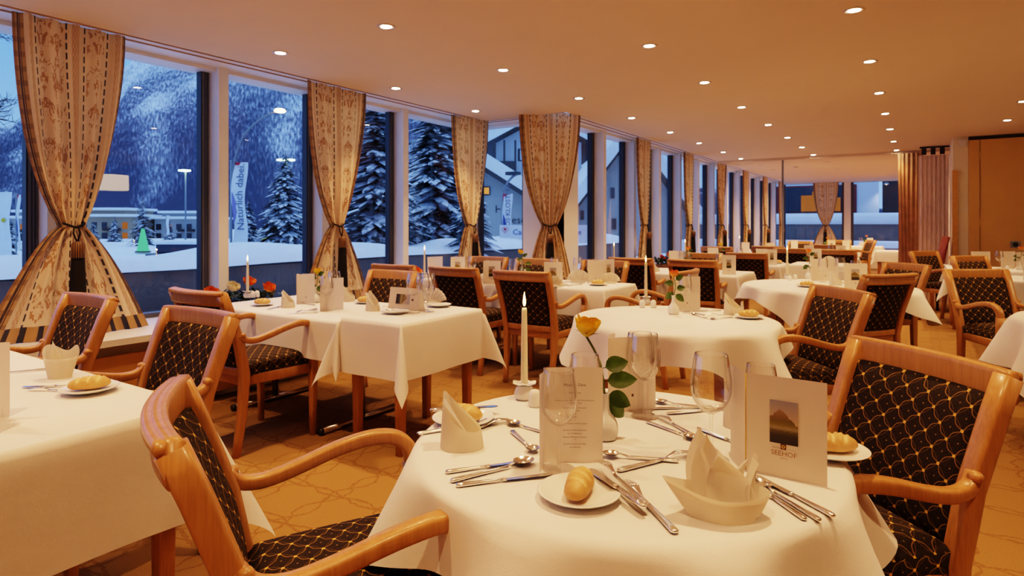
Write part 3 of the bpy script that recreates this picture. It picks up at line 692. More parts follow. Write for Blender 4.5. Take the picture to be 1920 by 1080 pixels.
def bloom_bm(rad=.022,h=.034,seed=0):
    """rose head opening upward, base at the origin"""
    bm=BM(); r_=random.Random(seed)
    layers=[(3,.34,1.0,.0),(4,.58,1.05,.08),(5,.82,1.02,.25),(5,.96,.90,.40)]
    for n,rr,hh,open_ in layers:
        ph=r_.random()*6
        for k in range(n):
            th0=ph+2*PI*k/n; wid=2*PI/n*.78; jit=r_.uniform(.86,1.10); tl=r_.uniform(.90,1.10)
            def f(a,b):
                u=a*2-1; th=th0+u*wid*(.55+.45*math.sin(PI*min(b*.9+.05,1)*.55)); prof=math.sin(min(b*1.08,1)*PI*.5)**.75*(1-.10*max(0,b-.55)*(1-open_))
                r=rad*rr*(.14+.86*prof)*tl*(1+1.1*open_*max(0,b-.5)**1.3*(1-.75*u*u))+rad*.05*math.sin(u*4+b*3); z=h*hh*jit*b*(1-.40*abs(u)**2.4*b)-h*.35*open_*max(0,b-.70)**1.2
                return (math.cos(th)*r,math.sin(th)*r,z)
            grid(bm,6,7,f,lambda a,b:(a,b))
    return bm
def leaf_bm(bm,p,d,up,l,w,curl=.25):
    p,d,up=Vector(p),Vector(d).normalized(),Vector(up); s=d.cross(up).normalized(); up=s.cross(d)
    def f(a,b):
        u=a*2-1; ww=w*math.sin(PI*min(1,b**.8))**.8*(1 if b<.999 else 0); return tuple(p+d*l*b+s*u*ww+up*(-curl*l*b*b+.12*ww*abs(u)*2))
    grid(bm,4,8,f,lambda a,b:(a,b))
def make_rose(name,mat,tip,seed,leaves,rad=.022,stem_r=.0024,tiltv=(0,0,1)):
    """cut rose: stem from the origin up to tip, bloom on it, leaves [(t,dir,len,w)]"""
    root=empty(name); tip=Vector(tip); mid=tip*.5+Vector((.010,.004,.01))
    pth=smooth_path([(0,0,-.02),(0,0,.0),tuple(mid),tuple(tip)],6)
    bm=BM(); sweep(bm,pth,(stem_r,stem_r),n=8,p=2); obj('stem',bm,'stem',root)
    bm=bloom_bm(rad,rad*1.6,seed); q=Vector((0,0,1)).rotation_difference(Vector(tiltv).normalized()).to_matrix().to_4x4()
    bmesh.ops.transform(bm,matrix=Matrix.Translation(tip)@q,verts=bm.verts[:]); obj('bloom',bm,mat,root)
    bm=BM()
    for k in range(5):
        a=k*2*PI/5; d=q@Vector((math.cos(a)*.8,math.sin(a)*.8,.75)); leaf_bm(bm,tip-Vector((0,0,.002)),d,(0,0,1),rad*1.15,rad*.22,.3)
    obj('sepals',bm,'stem',root)
    for t,d,l,w in leaves:
        p=pth[min(len(pth)-1,int(t*(len(pth)-1)))]; bm=BM(); dd=Vector(d).normalized()
        sweep(bm,[p,p+dd*.012],(.001,.001),n=6,p=2); leaf_bm(bm,p+dd*.010,dd,(.5,-.75,.45),l,w); obj('leaf',bm,'leaf',root)
    return root
# ================================================================== CARDS
def make_card(x0,y0,x1,y1,z,h,style,label):
    a=Vector((x0,y0,0)); b=Vector((x1,y1,0)); w=(b-a).length; rz=math.atan2(y1-y0,x1-x0)
    root=empty('menu_card',(x0,y0,z),rz); tag(root,label,'menu card')
    # local: front leaf along +X, facing -Y ; second leaf folds behind or towards the viewer
    bm=BM(); t=.0006
    back={'menu':(-.012,-.062),'hotel':(-.055,.085),'landscape':(0,.05)}.get(style,(.05,.075))
    if style=='landscape':
        grid(bm,6,2,lambda u,v:(w*u,.028*v,h*v)); grid(bm,6,2,lambda u,v:(w*u,.075-.047*v,h*v))
    else:
        grid(bm,8,4,lambda u,v:(w*u,.004*math.sin(PI*u)*(1 if style!='hotel' else .5),h*v))
        bx,by=back; grid(bm,8,4,lambda u,v:(bx*u+(.006 if style=='menu' else -.008)*math.sin(PI*u)*(.4+.6*v),by*u,h*v+ (h*.03*u*v if style=='hotel' else 0)))
    obj('cover',bm,'paper',root)
    f=-.0012
    if style=='landscape':
        lean=lambda zz:.028*zz/h-.0012
        bm=BM(); grid(bm,1,1,lambda u,v:(w*(.24+.46*u),lean(h*(.30+.42*v)),h*(.30+.42*v)),lambda u,v:(1-v,u)); obj('cover_picture',bm,'picture',root)
        bm=BM(); grid(bm,1,1,lambda u,v:(w*(.76+.06*u),lean(h*(.46+.09*v)),h*(.46+.09*v))); obj('emblem',bm,'emblem',root)
    elif style in('hotel','picture'):
        bm=BM(); rect_uv(bm,w*.31,w*.66,h*.335,h*.765,f); obj('cover_picture',bm,'picture',root)
        zl=h*.215; s=h*.070
        if style=='hotel':
            bm=texts_mesh([('SEEHOF',s,w*.485,zl,'CENTER'),('HOTEL',s*.36,w*.34,zl+s*.95,'LEFT'),('DAVOS',s*.30,w*.485,zl-s*.45,'CENTER'),('* * * * *',s*.34,w*.54,zl+s*.86,'LEFT')])
            bmesh.ops.translate(bm,vec=(0,f,0),verts=bm.verts[:]); obj('lettering',bm,'ink_brown',root,smooth=False)
            bm=BM(); rect_uv(bm,w*.445,w*.515,zl+s*.92,zl+s*1.72,f); em=obj('emblem',bm,'emblem',root)
            bm=BM()
            for k in range(6):
                an=k*PI/3; lathe(bm,[(0,0),(s*.10,0)],10,mtx=Matrix.Translation((w*.48+math.cos(an)*s*.19,f-.0004,zl+s*1.32+math.sin(an)*s*.19))@Matrix.Rotation(PI/2,4,'X'))
            obj('rosette',bm,'gold',em)
            bm=BM(); sweep(bm,[(0,-.001,.0),(0,-.001,h*.5),(0,-.001,h)],(.0011,.0011),n=6,p=2); obj('ribbon',bm,'gold',root)
        else:
            bm=BM(); rect_uv(bm,w*.46,w*.51,h*.20,h*.235,f); obj('emblem',bm,'emblem',root)
    elif style=='flower':
        bm=bloom_bm(w*.10,w*.12,3); bmesh.ops.transform(bm,matrix=Matrix.Translation((w*.5,-.001,h*.62))@Matrix.Rotation(PI/2,4,'X')@Matrix.Scale(.05,4,(0,0,1)),verts=bm.verts[:]); obj('cover_picture',bm,'rose_red',root)
    elif style=='menu':
        L=[('Music & Dine',.0090,w*.53,h*.800,'CENTER'),('Abendmenu',.0055,w*.53,h*.722,'CENTER'),('Rosette von Rauchlachs an einer Meerrettichsauce',.0042,w*.53,h*.645,'CENTER'),('mit kleinem Salat',.0045,w*.53,h*.615,'CENTER'),('Schaumsuppe von Karotten',.0045,w*.53,h*.565,'CENTER'),('und Ingwer',.0045,w*.53,h*.535,'CENTER'),('oder',.0042,w*.53,h*.500,'CENTER'),('Salat',.0045,w*.53,h*.470,'CENTER'),('***',.0042,w*.53,h*.435,'CENTER'),('Egli Knusperli mit Remoulade',.0045,w*.53,h*.400,'CENTER'),('-',.0042,w*.53,h*.370,'CENTER'),('Braten am Stueck gebraten',.0047,w*.53,h*.330,'CENTER'),('mit Trueffelsauce',.0045,w*.53,h*.295,'CENTER'),('Gemuese Bouquet mit Spinat',.0045,w*.53,h*.258,'CENTER'),('***',.0042,w*.53,h*.228,'CENTER'),('Dessertvariation mit Obst',.0047,w*.53,h*.185,'CENTER'),('und Rahmeis',.0047,w*.53,h*.150,'CENTER')]
        bm=texts_mesh(L); 
        for v in bm.verts: v.co.y=.004*math.sin(PI*min(1,max(0,v.co.x/w)))-.0012
        obj('lettering',bm,'ink',root,smooth=False)
    elif style=='list':
        L=[('Menu',.007,w*.55,h*.80,'CENTER'),('am Abend',.005,w*.55,h*.72,'CENTER')]+[(s,.0046,w*.55,h*(.62-.062*i),'CENTER') for i,s in enumerate(['Salat vom Buffet','Klare Suppe','***','Fisch oder Fleisch','mit Beilagen','und Gemuese','***','Dessert'])]
        bm=texts_mesh(L)
        for v in bm.verts: v.co.y=.004*math.sin(PI*min(1,max(0,v.co.x/w)))-.0012
        obj('lettering',bm,'ink',root,smooth=False)
    elif style=='plain':
        bm=BM(); rect_uv(bm,w*.5,w*.54,h*.20,h*.235,.0022); obj('emblem',bm,'emblem',root)
    return root
# ================================================================== TABLES AND CLOTHS
def make_rect_table(x0,x1,y0,y1,z,label,kind='wood'):
    root=empty('dining_table',((x0+x1)/2,(y0+y1)/2,0)); tag(root,label,'table'); w,d=(x1-x0)/2,(y1-y0)/2
    bm=BM(); box(bm,-w+.008,w-.008,-d+.008,d-.008,z-.035,z-.004,.004); obj('tabletop',bm,'wood',root,smooth=False)
    if kind=='wood':
        bm=BM(); box(bm,-w+.06,w-.06,-d+.06,d-.06,z-.10,z-.036); obj('apron',bm,'wood',root,smooth=False)
        for sx in(-1,1):
            for sy in(-1,1):
                bm=BM(); sweep(bm,[(sx*(w-.055),sy*(d-.055),0),(sx*(w-.055),sy*(d-.055),z-.036)],[(.021,.021),(.029,.029)],n=12,p=8); obj('leg',bm,'wood',root)
    else:
        for sx in(-1,1):
            bm=BM(); sweep(bm,[(sx*(w-.20),0,.03),(sx*(w-.20),0,z-.036)],(.022,.022),n=14,p=2); obj('column',bm,'chrome',root)
            f=empty('foot_bar',(sx*(w-.20),0,0)); f.parent=root
            bm=BM(); sweep(bm,[(0,-.32,.022),(0,.32,.022)],(.020,.020),n=14,p=2); obj('bar',bm,'chrome',f)
            bm=BM()
            for e in(-1,1): sweep(bm,[(0,e*.315,.022),(0,e*.335,.022)],(.0215,.0215),n=14,p=2)
            obj('end_cap',bm,'black_metal',f)
    return root
def axis(x0,x1,h,ni=10,ne=9):
    a=[x0-h+h*i/ne for i in range(ne)]; b=[x1+h*(i+1)/ne for i in range(ne)]
    return a+[x0-.006,x0,x0+.006]+[x0+(x1-x0)*(i+1)/(ni+1) for i in range(ni)]+[x1-.006,x1,x1+.006]+b
def make_rect_cloth(x0,x1,y0,y1,z,h,label,seed=0,sag=.30,hx0=None,hx1=None):
    cx,cy=(x0+x1)/2,(y0+y1)/2; r_=random.Random(seed); ph=[r_.uniform(0,6) for _ in range(8)]
    bm=BM(); XS=axis(x0-cx,x1-cx,h,12,10); YS=axis(y0-cy,y1-cy,h,10,10); X0,X1,Y0,Y1=x0-cx,x1-cx,y0-cy,y1-cy; V=[]
    for u in XS:
        row=[]
        for v in YS:
            px_=min(max(u,X0),X1); py_=min(max(v,Y0),Y1); ox,oy=u-px_,v-py_; s=math.hypot(ox,oy)
            if s<1e-6: row.append(bm.verts.new((u,v,z+.0015*math.sin(u*9+ph[0])*math.sin(v*8+ph[1])))); continue
            dx,dy=ox/s,oy/s; t=2*abs(dx*dy)
            c=px_ if abs(oy)>abs(ox) else py_; wv=(.012*math.sin(c*7+ph[2])+.008*math.sin(c*15+ph[3]))*(1-t)
            out=.012*(1-math.exp(-s/.02))+s*(.03+wv*1.6+sag*t**1.3)
            drop=math.sqrt(max(s*s-(out-.012)**2,0))-.006*(1-math.exp(-s/.012)); 
            row.append(bm.verts.new((px_+dx*out,py_+dy*out,z-max(drop,0))))
        V.append(row)
    for a,b in zip(V,V[1:]):
        for j in range(len(a)-1): bm.faces.new((a[j],b[j],b[j+1],a[j+1]))
    o=obj('tablecloth',bm,'linen',loc=(cx,cy,0)); return tag(o,label,'tablecloth')
def make_round_table(cx,cy,r,z,label):
    root=empty('round_table',(cx,cy,0)); tag(root,label,'table')
    bm=BM(); lathe(bm,[(0,z-.034),(r-.012,z-.034),(r-.008,z-.028),(r-.008,z-.006),(r-.012,z-.003),(0,z-.003)],64); obj('tabletop',bm,'wood',root,smooth=False)
    bm=BM(); lathe(bm,[(r-.10,z-.035),(r-.10,z-.10),(r-.12,z-.10),(r-.12,z-.035)],48); obj('apron',bm,'wood',root)
    for k in range(4):
        a=PI/4+k*PI/2+.1; bm=BM(); q=(math.cos(a)*(r-.12),math.sin(a)*(r-.12)); sweep(bm,[(*q,0),(*q,z-.034)],[(.022,.022),(.030,.030)],n=12,p=8); obj('leg',bm,'wood',root)
    return root
def make_round_cloth(cx,cy,r,z,L,rot,nf,label,seed=0,cl=1.2):
    r_=random.Random(seed); bm=BM(); N=200; ph=r_.uniform(0,6); ph2=r_.uniform(0,6)
    rs=[0,.25,.5,.75,.9,.96,.99]; ns=16
    V=[]; c0=bm.verts.new((0,0,z))
    for i in range(N):
        th=2*PI*i/N; a=(th-rot); m_=max(abs(math.cos(a)),abs(math.sin(a))); edge=L*min(1/m_,cl); smax=edge-r; row=[bm.verts.new((math.cos(th)*r*q,math.sin(th)*r*q,z)) for q in rs[1:]]
        diag=abs(math.sin(2*a))
        f1=.5+.5*math.cos(nf*th+ph+.5*math.sin(2*th+ph2)); f1=f1**1.4
        for k in range(1,ns+1):
            s=smax*k/ns; g=min(1,s/.03); w_=min(1,s/.02)
            out=.010*(1-math.exp(-s/.012))+s*(.02+.42*f1*g*w_+.10*diag**4*g)
            drop=math.sqrt(max(s*s-(out-.010)**2,0))-.005*(1-math.exp(-s/.010))
            # radius slightly pulled in between folds just under the rim
            row.append(bm.verts.new((math.cos(th)*(r+out),math.sin(th)*(r+out),z-max(0,drop))))
        V.append(row)
    for i in range(N):
        a,b=V[i],V[(i+1)%N]; bm.faces.new((c0,a[0],b[0]))
        for j in range(len(a)-1): bm.faces.new((a[j],a[j+1],b[j+1],b[j]))
    o=obj('tablecloth',bm,'linen',loc=(cx,cy,0)); return tag(o,label,'tablecloth')
# ================================================================== CURTAIN
def make_curtain(w_top,z_top,z_tie,z_bot,w_tie=.12,w_bot=.62,folds=5,seed=0,lean=0.,key='curtain'):
    """hangs in the XZ plane facing -Y; local origin on the sill below its middle"""
    root=empty('tied_curtain'); r_=random.Random(seed); bm=BM(); ph=r_.uniform(0,6); H=z_top-z_bot
    def width(z):
        if z>=z_tie:
            t=(z-z_tie)/(z_top-z_tie); return w_tie+(w_top-w_tie)*(math.sin(min(1,t*1.05)*PI/2)**.72)
        t=(z_tie-z)/(z_tie-z_bot); return w_tie+(w_bot-w_tie)*(t**.72)
    def f(a,b):
        z=z_bot+H*b; w=width(z); u=a*2-1; amp=.012+.024*(1-w/ max(w_top,w_bot)); 
        ang=folds*2*PI*a+ph+.8*math.sin(3*b+ph)
        y=amp*math.sin(ang)+.006*math.sin(2.3*ang+1)
        if z<z_tie: y-=.05*((z_tie-z)/(z_tie-z_bot))*(1-u*u)
        # side edge wanders a little
        return (u*w/2+.006*math.sin(9*b+a*5)+lean*(b-.5),y,z)
    grid(bm,84,60,f,lambda a,b:(a,b*H)); obj('panel',bm,'curtain',root)
    bm=BM(); rr=w_tie/2+.008
    pth=[(math.cos(t)*rr,math.sin(t)*.05,z_tie+.030*(abs(math.cos(t))**1.2)-.01) for t in [2*PI*i/24 for i in range(25)]]
    sweep(bm,pth,(.008,.006),side=(0,0,1),n=8,p=2.5,cap=False)
    for s in(-1,1): sweep(bm,[(s*.012,-.055,z_tie-.005),(s*.018,-.062,z_tie-.045),(s*.002,-.068,z_tie-.10)],(.005,.005),n=8,p=2)
    obj('tieback_cord',bm,'tassel_black',root)
    ts=empty('tassel',(0,-.078,0)); ts.parent=root
    bm=BM(); lathe(bm,[(0,z_tie-.095),(.022,z_tie-.10),(.036,z_tie-.115),(.036,z_tie-.20),(.0,z_tie-.20)],24); obj('cap',bm,'tassel_cap',ts)
    bm=BM()
    def fr(a,b):
        th=2*PI*a; r=(.036+.016*b)*(1+.03*math.cos(30*th)); return (math.cos(th)*r,math.sin(th)*r*.8,z_tie-.20-.36*b)
    grid(bm,60,6,fr,wrap=True); lathe(bm,[(0,z_tie-.558),(.05,z_tie-.558)],24); obj('fringe',bm,'tassel_black',ts)
    PROTO[key]=root
# ================================================================== SPRUCE
def make_spruce(name,loc,h,rad,seed,label,nb=420,group=None):
    r_=random.Random(seed); root=empty(name,loc,r_.uniform(0,6)); tag(root,label,'tree',group)
    bm=BM(); sweep(bm,[(0,0,0),(0,0,h*.5),(0,0,h*.98)],[(h*.016,h*.016),(h*.009,h*.009),(.01,.01)],n=8,p=2); obj('trunk',bm,'bark',root)
    bm=BM()
    for i in range(nb):
        t=(i+r_.random())/nb; t=t**.85; z=h*(.06+.92*t); L=rad*(1-t)**.85*r_.uniform(.72,1.1)+.03*h*(1-t)+.05; th=r_.uniform(0,2*PI); droop=L*r_.uniform(.22,.42); w=L*.17
        d=Vector((math.cos(th),math.sin(th),0)); s=Vector((-math.sin(th),math.cos(th),0)); n=5; prev=None
        for k in range(n+1):
            b=k/n; c=d*L*b+Vector((0,0,z-droop*b**1.3+.06*L*math.sin(PI*b))); ww=w*(1-b)**.6*(.55+.45*(1 if k%2 else .75))*(.35+min(1,b*3))
            jag=r_.uniform(-.3,.3)*ww
            cur=[bm.verts.new(c+s*(ww+jag)-Vector((0,0,ww*.45))),bm.verts.new(c),bm.verts.new(c-s*(ww-jag)-Vector((0,0,ww*.45)))]
            if prev: bm.faces.new((prev[0],cur[0],cur[1],prev[1])); bm.faces.new((prev[1],cur[1],cur[2],prev[2]))
            prev=cur
    for f in bm.faces:
        pass
    me=bpy.data.meshes.new('foliage'); 
    for f in bm.faces:
        f.normal_update()
        if f.normal.z<0: f.normal_flip()
    bm.to_mesh(me); bm.free(); obj('foliage',me,'spruce',root,smooth=False); return root
# ================================================================== ROOM SHELL
def struct(name,bm,mat,parent=None,smooth=False,**k):
    o=obj(name,bm,mat,parent,smooth=smooth,**k)
    if parent is None: tag(o,kind='structure')
    return o
def bx(*a,bev=0.): return box(BM(),*a,bev=bev)
GX1,GX2,GY=-4.90,-3.73,6.55
struct('floor',bx(-5.0,5.6,-3,20.7,-.12,0),'carpet')
bm=bx(-4.33,5.6,-3,6.05,2.5,2.62); box(bm,-3.27,5.6,6.05,20.7,2.5,2.62); struct('ceiling',bm,'ceiling')
bm=bx(-5.0,-4.33,-3,6.6,2.525,2.62); box(bm,-4.33,-3.6,6.05,6.6,2.525,2.62); box(bm,-3.85,-3.27,6.6,20.7,2.525,2.62); struct('trim_1',bm,'white_paint')
bm=BM()
for dx in (.004,.10,.20): 
    box(bm,-4.33-dx-.012,-4.33-dx,-3,6.05+dx,2.517,2.530); box(bm,-4.33-dx,-3.27-dx,6.05+dx,6.062+dx,2.517,2.530); box(bm,-3.27-dx-.012,-3.27-dx,6.05+dx,20.5,2.517,2.530)
struct('trim_2',bm,'groove')
bm=bx(-4.98,-4.76,-3,6.6,2.495,2.55); box(bm,-4.9,-3.62,GY-.14,GY+.05,2.495,2.55); box(bm,-3.8,-3.59,6.42,20.6,2.495,2.55); struct('trim_3',bm,'white_paint')
# sills, radiator screens, low walls
bm=bx(-4.93,-4.10,-3,6.5,.51,.55); box(bm,-4.10,-3.15,6.0,6.5,.51,.55); box(bm,-3.75,-3.12,6.5,20.5,.51,.55); struct('trim_4',bm,'white_paint')
bm=bx(-4.24,-4.20,-3,6.1,.06,.43); box(bm,-4.20,-3.20,6.08,6.12,.06,.43); box(bm,-3.24,-3.20,6.1,20.5,.06,.43); struct('trim_5',bm,'panel')
bm=BM()
for k in range(9): box(bm,-4.20,-4.185,-2.0+k*1.1,-1.97+k*1.1,.43,.51)
for k in range(13): box(bm,-3.20,-3.185,6.3+k*1.1,6.33+k*1.1,.43,.51)
struct('trim_6',bm,'dark')
bm=bx(-4.98,-4.30,-3,6.6,-.1,.50); box(bm,-4.3,-3.3,6.2,6.6,-.1,.50); box(bm,-3.80,-3.30,6.6,20.6,-.1,.50); struct('wall_left',bm,'wall_paint')
struct('wall_back',bx(-5,5.6,-3.1,-3,0,2.6),'wall_paint'); struct('wall_right',bx(5.5,5.6,-3,10.8,0,2.6),'wall_paint')
bm=bx(.585,5.6,10.83,11.0,0,2.445); struct('wall_panels',bm,'panel')
bm=BM(); box(bm,.583,5.6,10.86,10.95,2.445,2.5); struct('trim_7',bm,'dark')
bm=bx(.712,.716,10.822,10.835,.02,2.445); struct('trim_8',bm,'dark')
bm=BM()
for z in (.35,1.25,2.18): box(bm,.704,.724,10.812,10.832,z,z+.10)
struct('trim_9',bm,'brass')
struct('wall_pier',bx(.405,.583,10.84,11.95,0,2.5),'wall_paint'); struct('trim_10',bx(.396,.462,10.80,10.842,0,2.03),'oak_trim')
struct('wall_far_right',bx(.45,.58,11.95,20.7,0,2.5),'wall_paint')
struct('trim_11',bx(-3.3,.42,12.34,12.42,2.455,2.5),'ceiling')
struct('trim_12',bx(-2.13,-2.10,12.36,12.40,0,2.456),'metal_pole')
# corner pier
bm=bx(-4.06,-3.60,GY-.13,GY+.08,.5,2.53); box(bm,-3.80,-3.60,GY-.13,7.0,.5,2.53); struct('wall_corner_pier',bm,'white_paint')
# window modules
WN=[0]
def window(p0,p1,z0=.55,z1=2.53):
    """one framed opening between two wall points; local X along the glass, -Y into the room"""
    WN[0]+=1; a,b=Vector((*p0,0)),Vector((*p1,0)); w=(b-a).length; rz=math.atan2(b.y-a.y,b.x-a.x)
    root=empty('window_%d'%WN[0],a,rz); tag(root,kind='structure')
    bm=BM(); f=.055
    for q in ((0,f,z0,z1),(w-f,w,z0,z1),(f,w-f,z0,z0+.035),(f,w-f,z1-.02,z1)):
        box(bm,q[0],q[1],-.05,.03,q[2],q[3])
    obj('frame',bm,'alu',root,smooth=False)
    bm=BM()
    for x in (f,w-f-.010): box(bm,x,x+.010,-.045,.02,z0+.035,z1-.02)
    for x in (.014,.032,w-.020,w-.038): box(bm,x,x+.006,-.053,-.049,z0,z1)
    box(bm,f,w-f,-.045,.02,z1-.034,z1-.02); obj('seal',bm,'alu_dark',root,smooth=False)
    bm=BM(); box(bm,f,w-f,-.003,.003,z0+.03,z1-.02)
    bm.faces.ensure_lookup_table(); bm2=BM(); grid(bm2,1,1,lambda u,v:(f+(w-2*f)*u,0,z0+.03+(z1-z0-.05)*v)); bm.free(); obj('pane',bm2,'pane',root,smooth=False)
MY1=[-1.45,-.35,.70,1.74,2.915,3.95,5.05,6.42]
MY2=[6.96,7.68,8.74,9.82,10.88,11.95,13.02,14.1,15.2,16.3,17.4,18.5,19.6,20.5]
mul=0
for i,(a,b) in enumerate(zip(MY1,MY1[1:])): window((GX1,a+.045),(GX1,b-.045))
window((-4.82,GY),(-4.06,GY))
for a,b in zip(MY2,MY2[1:]): window((GX2,a+.045),(GX2,b-.045))
tn=20
for y in MY1[:-1]:
    struct('trim_%d'%tn,bx(-4.95,-4.715,y-.042,y+.042,.54,2.53),'white_paint'); tn+=1
struct('trim_%d'%tn,bx(-4.97,-4.80,6.38,6.6,.5,2.53),'white_paint'); tn+=1
for y in MY2[1:-1]:
    struct('trim_%d'%tn,bx(-3.78,-3.545,y-.042,y+.042,.54,2.53),'white_paint'); tn+=1
# far wall with two windows
struct('wall_far',bx(-3.8,.5,20.55,20.7,0,.5),'wall_paint')
window((-3.50,20.6),(-1.83,20.6)); window((-1.66,20.6),(.40,20.6))
struct('trim_%d'%tn,bx(-1.83,-1.66,20.45,20.66,.4,2.53),'white_paint'); tn+=1
struct('trim_%d'%tn,bx(-3.8,.5,20.3,20.66,.46,.5),'white_paint'); tn+=1
struct('trim_%d'%tn,bx(-3.8,.5,20.52,20.66,2.50,2.62),'white_paint'); tn+=1
# ================================================================== DOWNLIGHTS AND ADDED SPOTS
def make_downlight():
    root=empty('downlight'); bm=BM(); lathe(bm,[(.036,.004),(.036,-.004),(.052,-.007),(.058,-.003),(.058,.002)],32); obj('trim_ring',bm,'trim_metal',root)
    bm=BM(); lathe(bm,[(0,-.004),(.034,-.003),(.036,.003)],24); obj('lamp',bm,'lamp_on',root); PROTO['downlight']=root
    o=copy_tree(root); 
    for c in o.children:
        if c.name.startswith('lamp'): c.data=c.data.copy(); c.data.materials[0]=M['lamp_off']
    PROTO['downlight_off']=o
make_downlight()
WARM=(1.0,.54,.26)
def spot(loc,power,size=88,blend=.9,col=WARM,parent=None,soft=.035):
    l=bpy.data.lights.new('spot_beam','SPOT'); l.energy=power; l.color=col; l.spot_size=R(size); l.spot_blend=blend; l.shadow_soft_size=soft
    o=bpy.data.objects.new('spot_beam',l); COL.objects.link(o); o.location=loc; return o
PW=70.
ordn=['first','second','third','fourth','fifth','sixth','seventh','eighth','ninth']
rows=[(( -4.06,0),[1.50,2.83,4.14,5.45],'nearest the windows',[(-3.75),(-3.87),(-3.99),(-4.06)]),
((-2.80,0),[2.82,4.13,5.46,6.80,8.14,9.45,10.85,12.10],'second from the windows',None),
((-1.57,0),[2.82,4.13,5.46,6.82,8.20,9.55,10.86,12.15],'third from the windows',None),
((-.315,0),[4.10,5.45,6.80,8.10,9.44,10.86,12.15],'fourth from the windows',None),
((.88,0),[8.06,9.40],'at the far right',None)]
for (x,_),ys,wh,xs in rows:
    for i,y in enumerate(ys):
        xx=xs[i] if xs else x
        if x==-1.57 and y<3: pass
        inst('downlight',(xx,y,2.5),0,'lit ceiling downlight, %s from the front in the row %s'%(ordn[i],wh),'ceiling light','recessed ceiling downlights')
        spot((xx,y,2.478),PW*(.3 if y>12.1 and x>-1 else 1))
lit_extra=[(x,y) for x in (-2.8,-1.57,-.315) for y in (-2.4,-1.2,.14,1.48)]+[(-.315,2.8),(-3.8,.2),(-3.8,-1.2)]+[(.88,y) for y in (-2.4,-1.2,.14,1.48,2.8,5.45)]
for x,y in lit_extra: spot((x,y,2.478),PW)  # unseen spots without fixtures; rearmost row added to brighten sides facing the camera
offs=[(-2.75,13.6),(-2.75,14.9),(-2.75,16.2),(-1.5,13.6),(-1.5,15.4),(-1.4,17.2)]
for i,(x,y) in enumerate(offs):
    inst('downlight_off',(x,y,2.5),0,'dim ceiling downlight beyond the ceiling beam, %s from the front %s'%(ordn[i%3],'on the window side' if i<3 else 'in the middle'),'ceiling light','dim downlights of the far bay')
for x in (-2.75,-1.5,-.4):
    for y in (14.,16.,18.): spot((x,y,2.47),PW*1.25,150)  # added fill spots, apart from the dim fixtures, to brighten the far bay
# ceiling sensor and wall plate
o=obj('smoke_detector',lathe(BM(),[(.055,0),(.055,-.018),(.045,-.032),(0,-.036)],28),'plastic',loc=(-2.2,14.4,2.5)); tag(o,'round pale detector on the ceiling beyond the beam','detector')
t=empty('wall_sensor',(.53,10.84,2.40)); tag(t,'small pale sensor box high on the pier beside the panels','sensor')
obj('housing',bx(-.055,.035,-.05,0,-.045,.055,bev=.008),'plastic',t); obj('lens',lathe(BM(),[(0,.004),(.014,.002),(.018,0)],16,mtx=Matrix.Translation((-.01,-.05,0))@Matrix.Rotation(PI/2,4,'X')),'paper_edge',t)
t=empty('wall_socket',(1.10,10.828,.985)); tag(t,'small grey square wall plate right of the orange rose','socket')
obj('plate',bx(-.055,.055,-.012,0,-.045,.045,bev=.004),'metal_pole',t); obj('inset',lathe(BM(),[(0,.002),(.028,.002),(.032,0)],20,mtx=Matrix.Translation((0,-.012,0))@Matrix.Rotation(PI/2,4,'X')),'dark',t)
# lamp on the right side of the room (seen as a reflection in the window)
t=empty('pendant_lamp',(2.95,5.6,2.05)); tag(t,'warm glowing drum lamp mirrored in the window right of nearest curtain','lamp')
obj('lamp_shade',lathe(BM(),[(.30,-.14),(.30,.14)],40),'lamp_shade',t); obj('cord',sweep(BM(),[(0,0,.1),(0,0,.45)],(.004,.004),n=6,p=2),'black_metal',t); obj('ring',lathe(BM(),[(.305,.14),(.305,.15),(.01,.15),(.01,.14)],40),'brass',t)
# ================================================================== CURTAINS
make_curtain(.62,2.515,1.245,.552,w_bot=.95,key='curtain',seed=3); make_curtain(.68,2.515,1.245,.552,w_bot=.80,folds=4,seed=5,key='curtain_b'); make_curtain(.70,2.515,1.245,.552,w_tie=.15,w_bot=.56,folds=7,seed=8,key='curtain_c')
make_curtain(.60,2.515,1.245,.552,w_bot=.56,folds=4,seed=9,key='curtain_d')
CG='tied-back window curtains'
def cur(k,x,y,rz,lab): inst(k,(x,y,0),R(rz),lab,'curtain',CG)
cur('curtain',-4.46,1.74,90,'cream printed curtain with black tassel, nearest, at the left picture edge')
cur('curtain_b',-4.46,3.86,90,'cream printed curtain with black tassel behind the window table')
cur('curtain_d',-4.42,5.84,80,'cream printed curtain tied in the inner window corner beside snowy tree')
cur('curtain_c',-3.50,6.10,38,'full cream printed curtain on the white corner pier')
for y,l in zip((8.74,10.88,13.02,15.2,17.4,19.55),('first cream curtain beyond the corner pier, tied with black cord','second cream curtain beyond the corner pier','third cream curtain beyond the corner pier, with a wide tassel','fourth cream curtain beyond the corner pier, behind the thin pole','fifth cream curtain beyond the corner pier','last cream curtain on the window side before the far wall')):
    cur('curtain_d' if y!=13.02 else 'curtain_b',-3.40,y,90,l)
cur('curtain_b',-2.30,20.35,0,'cream curtain tied in the middle of the far wall window')
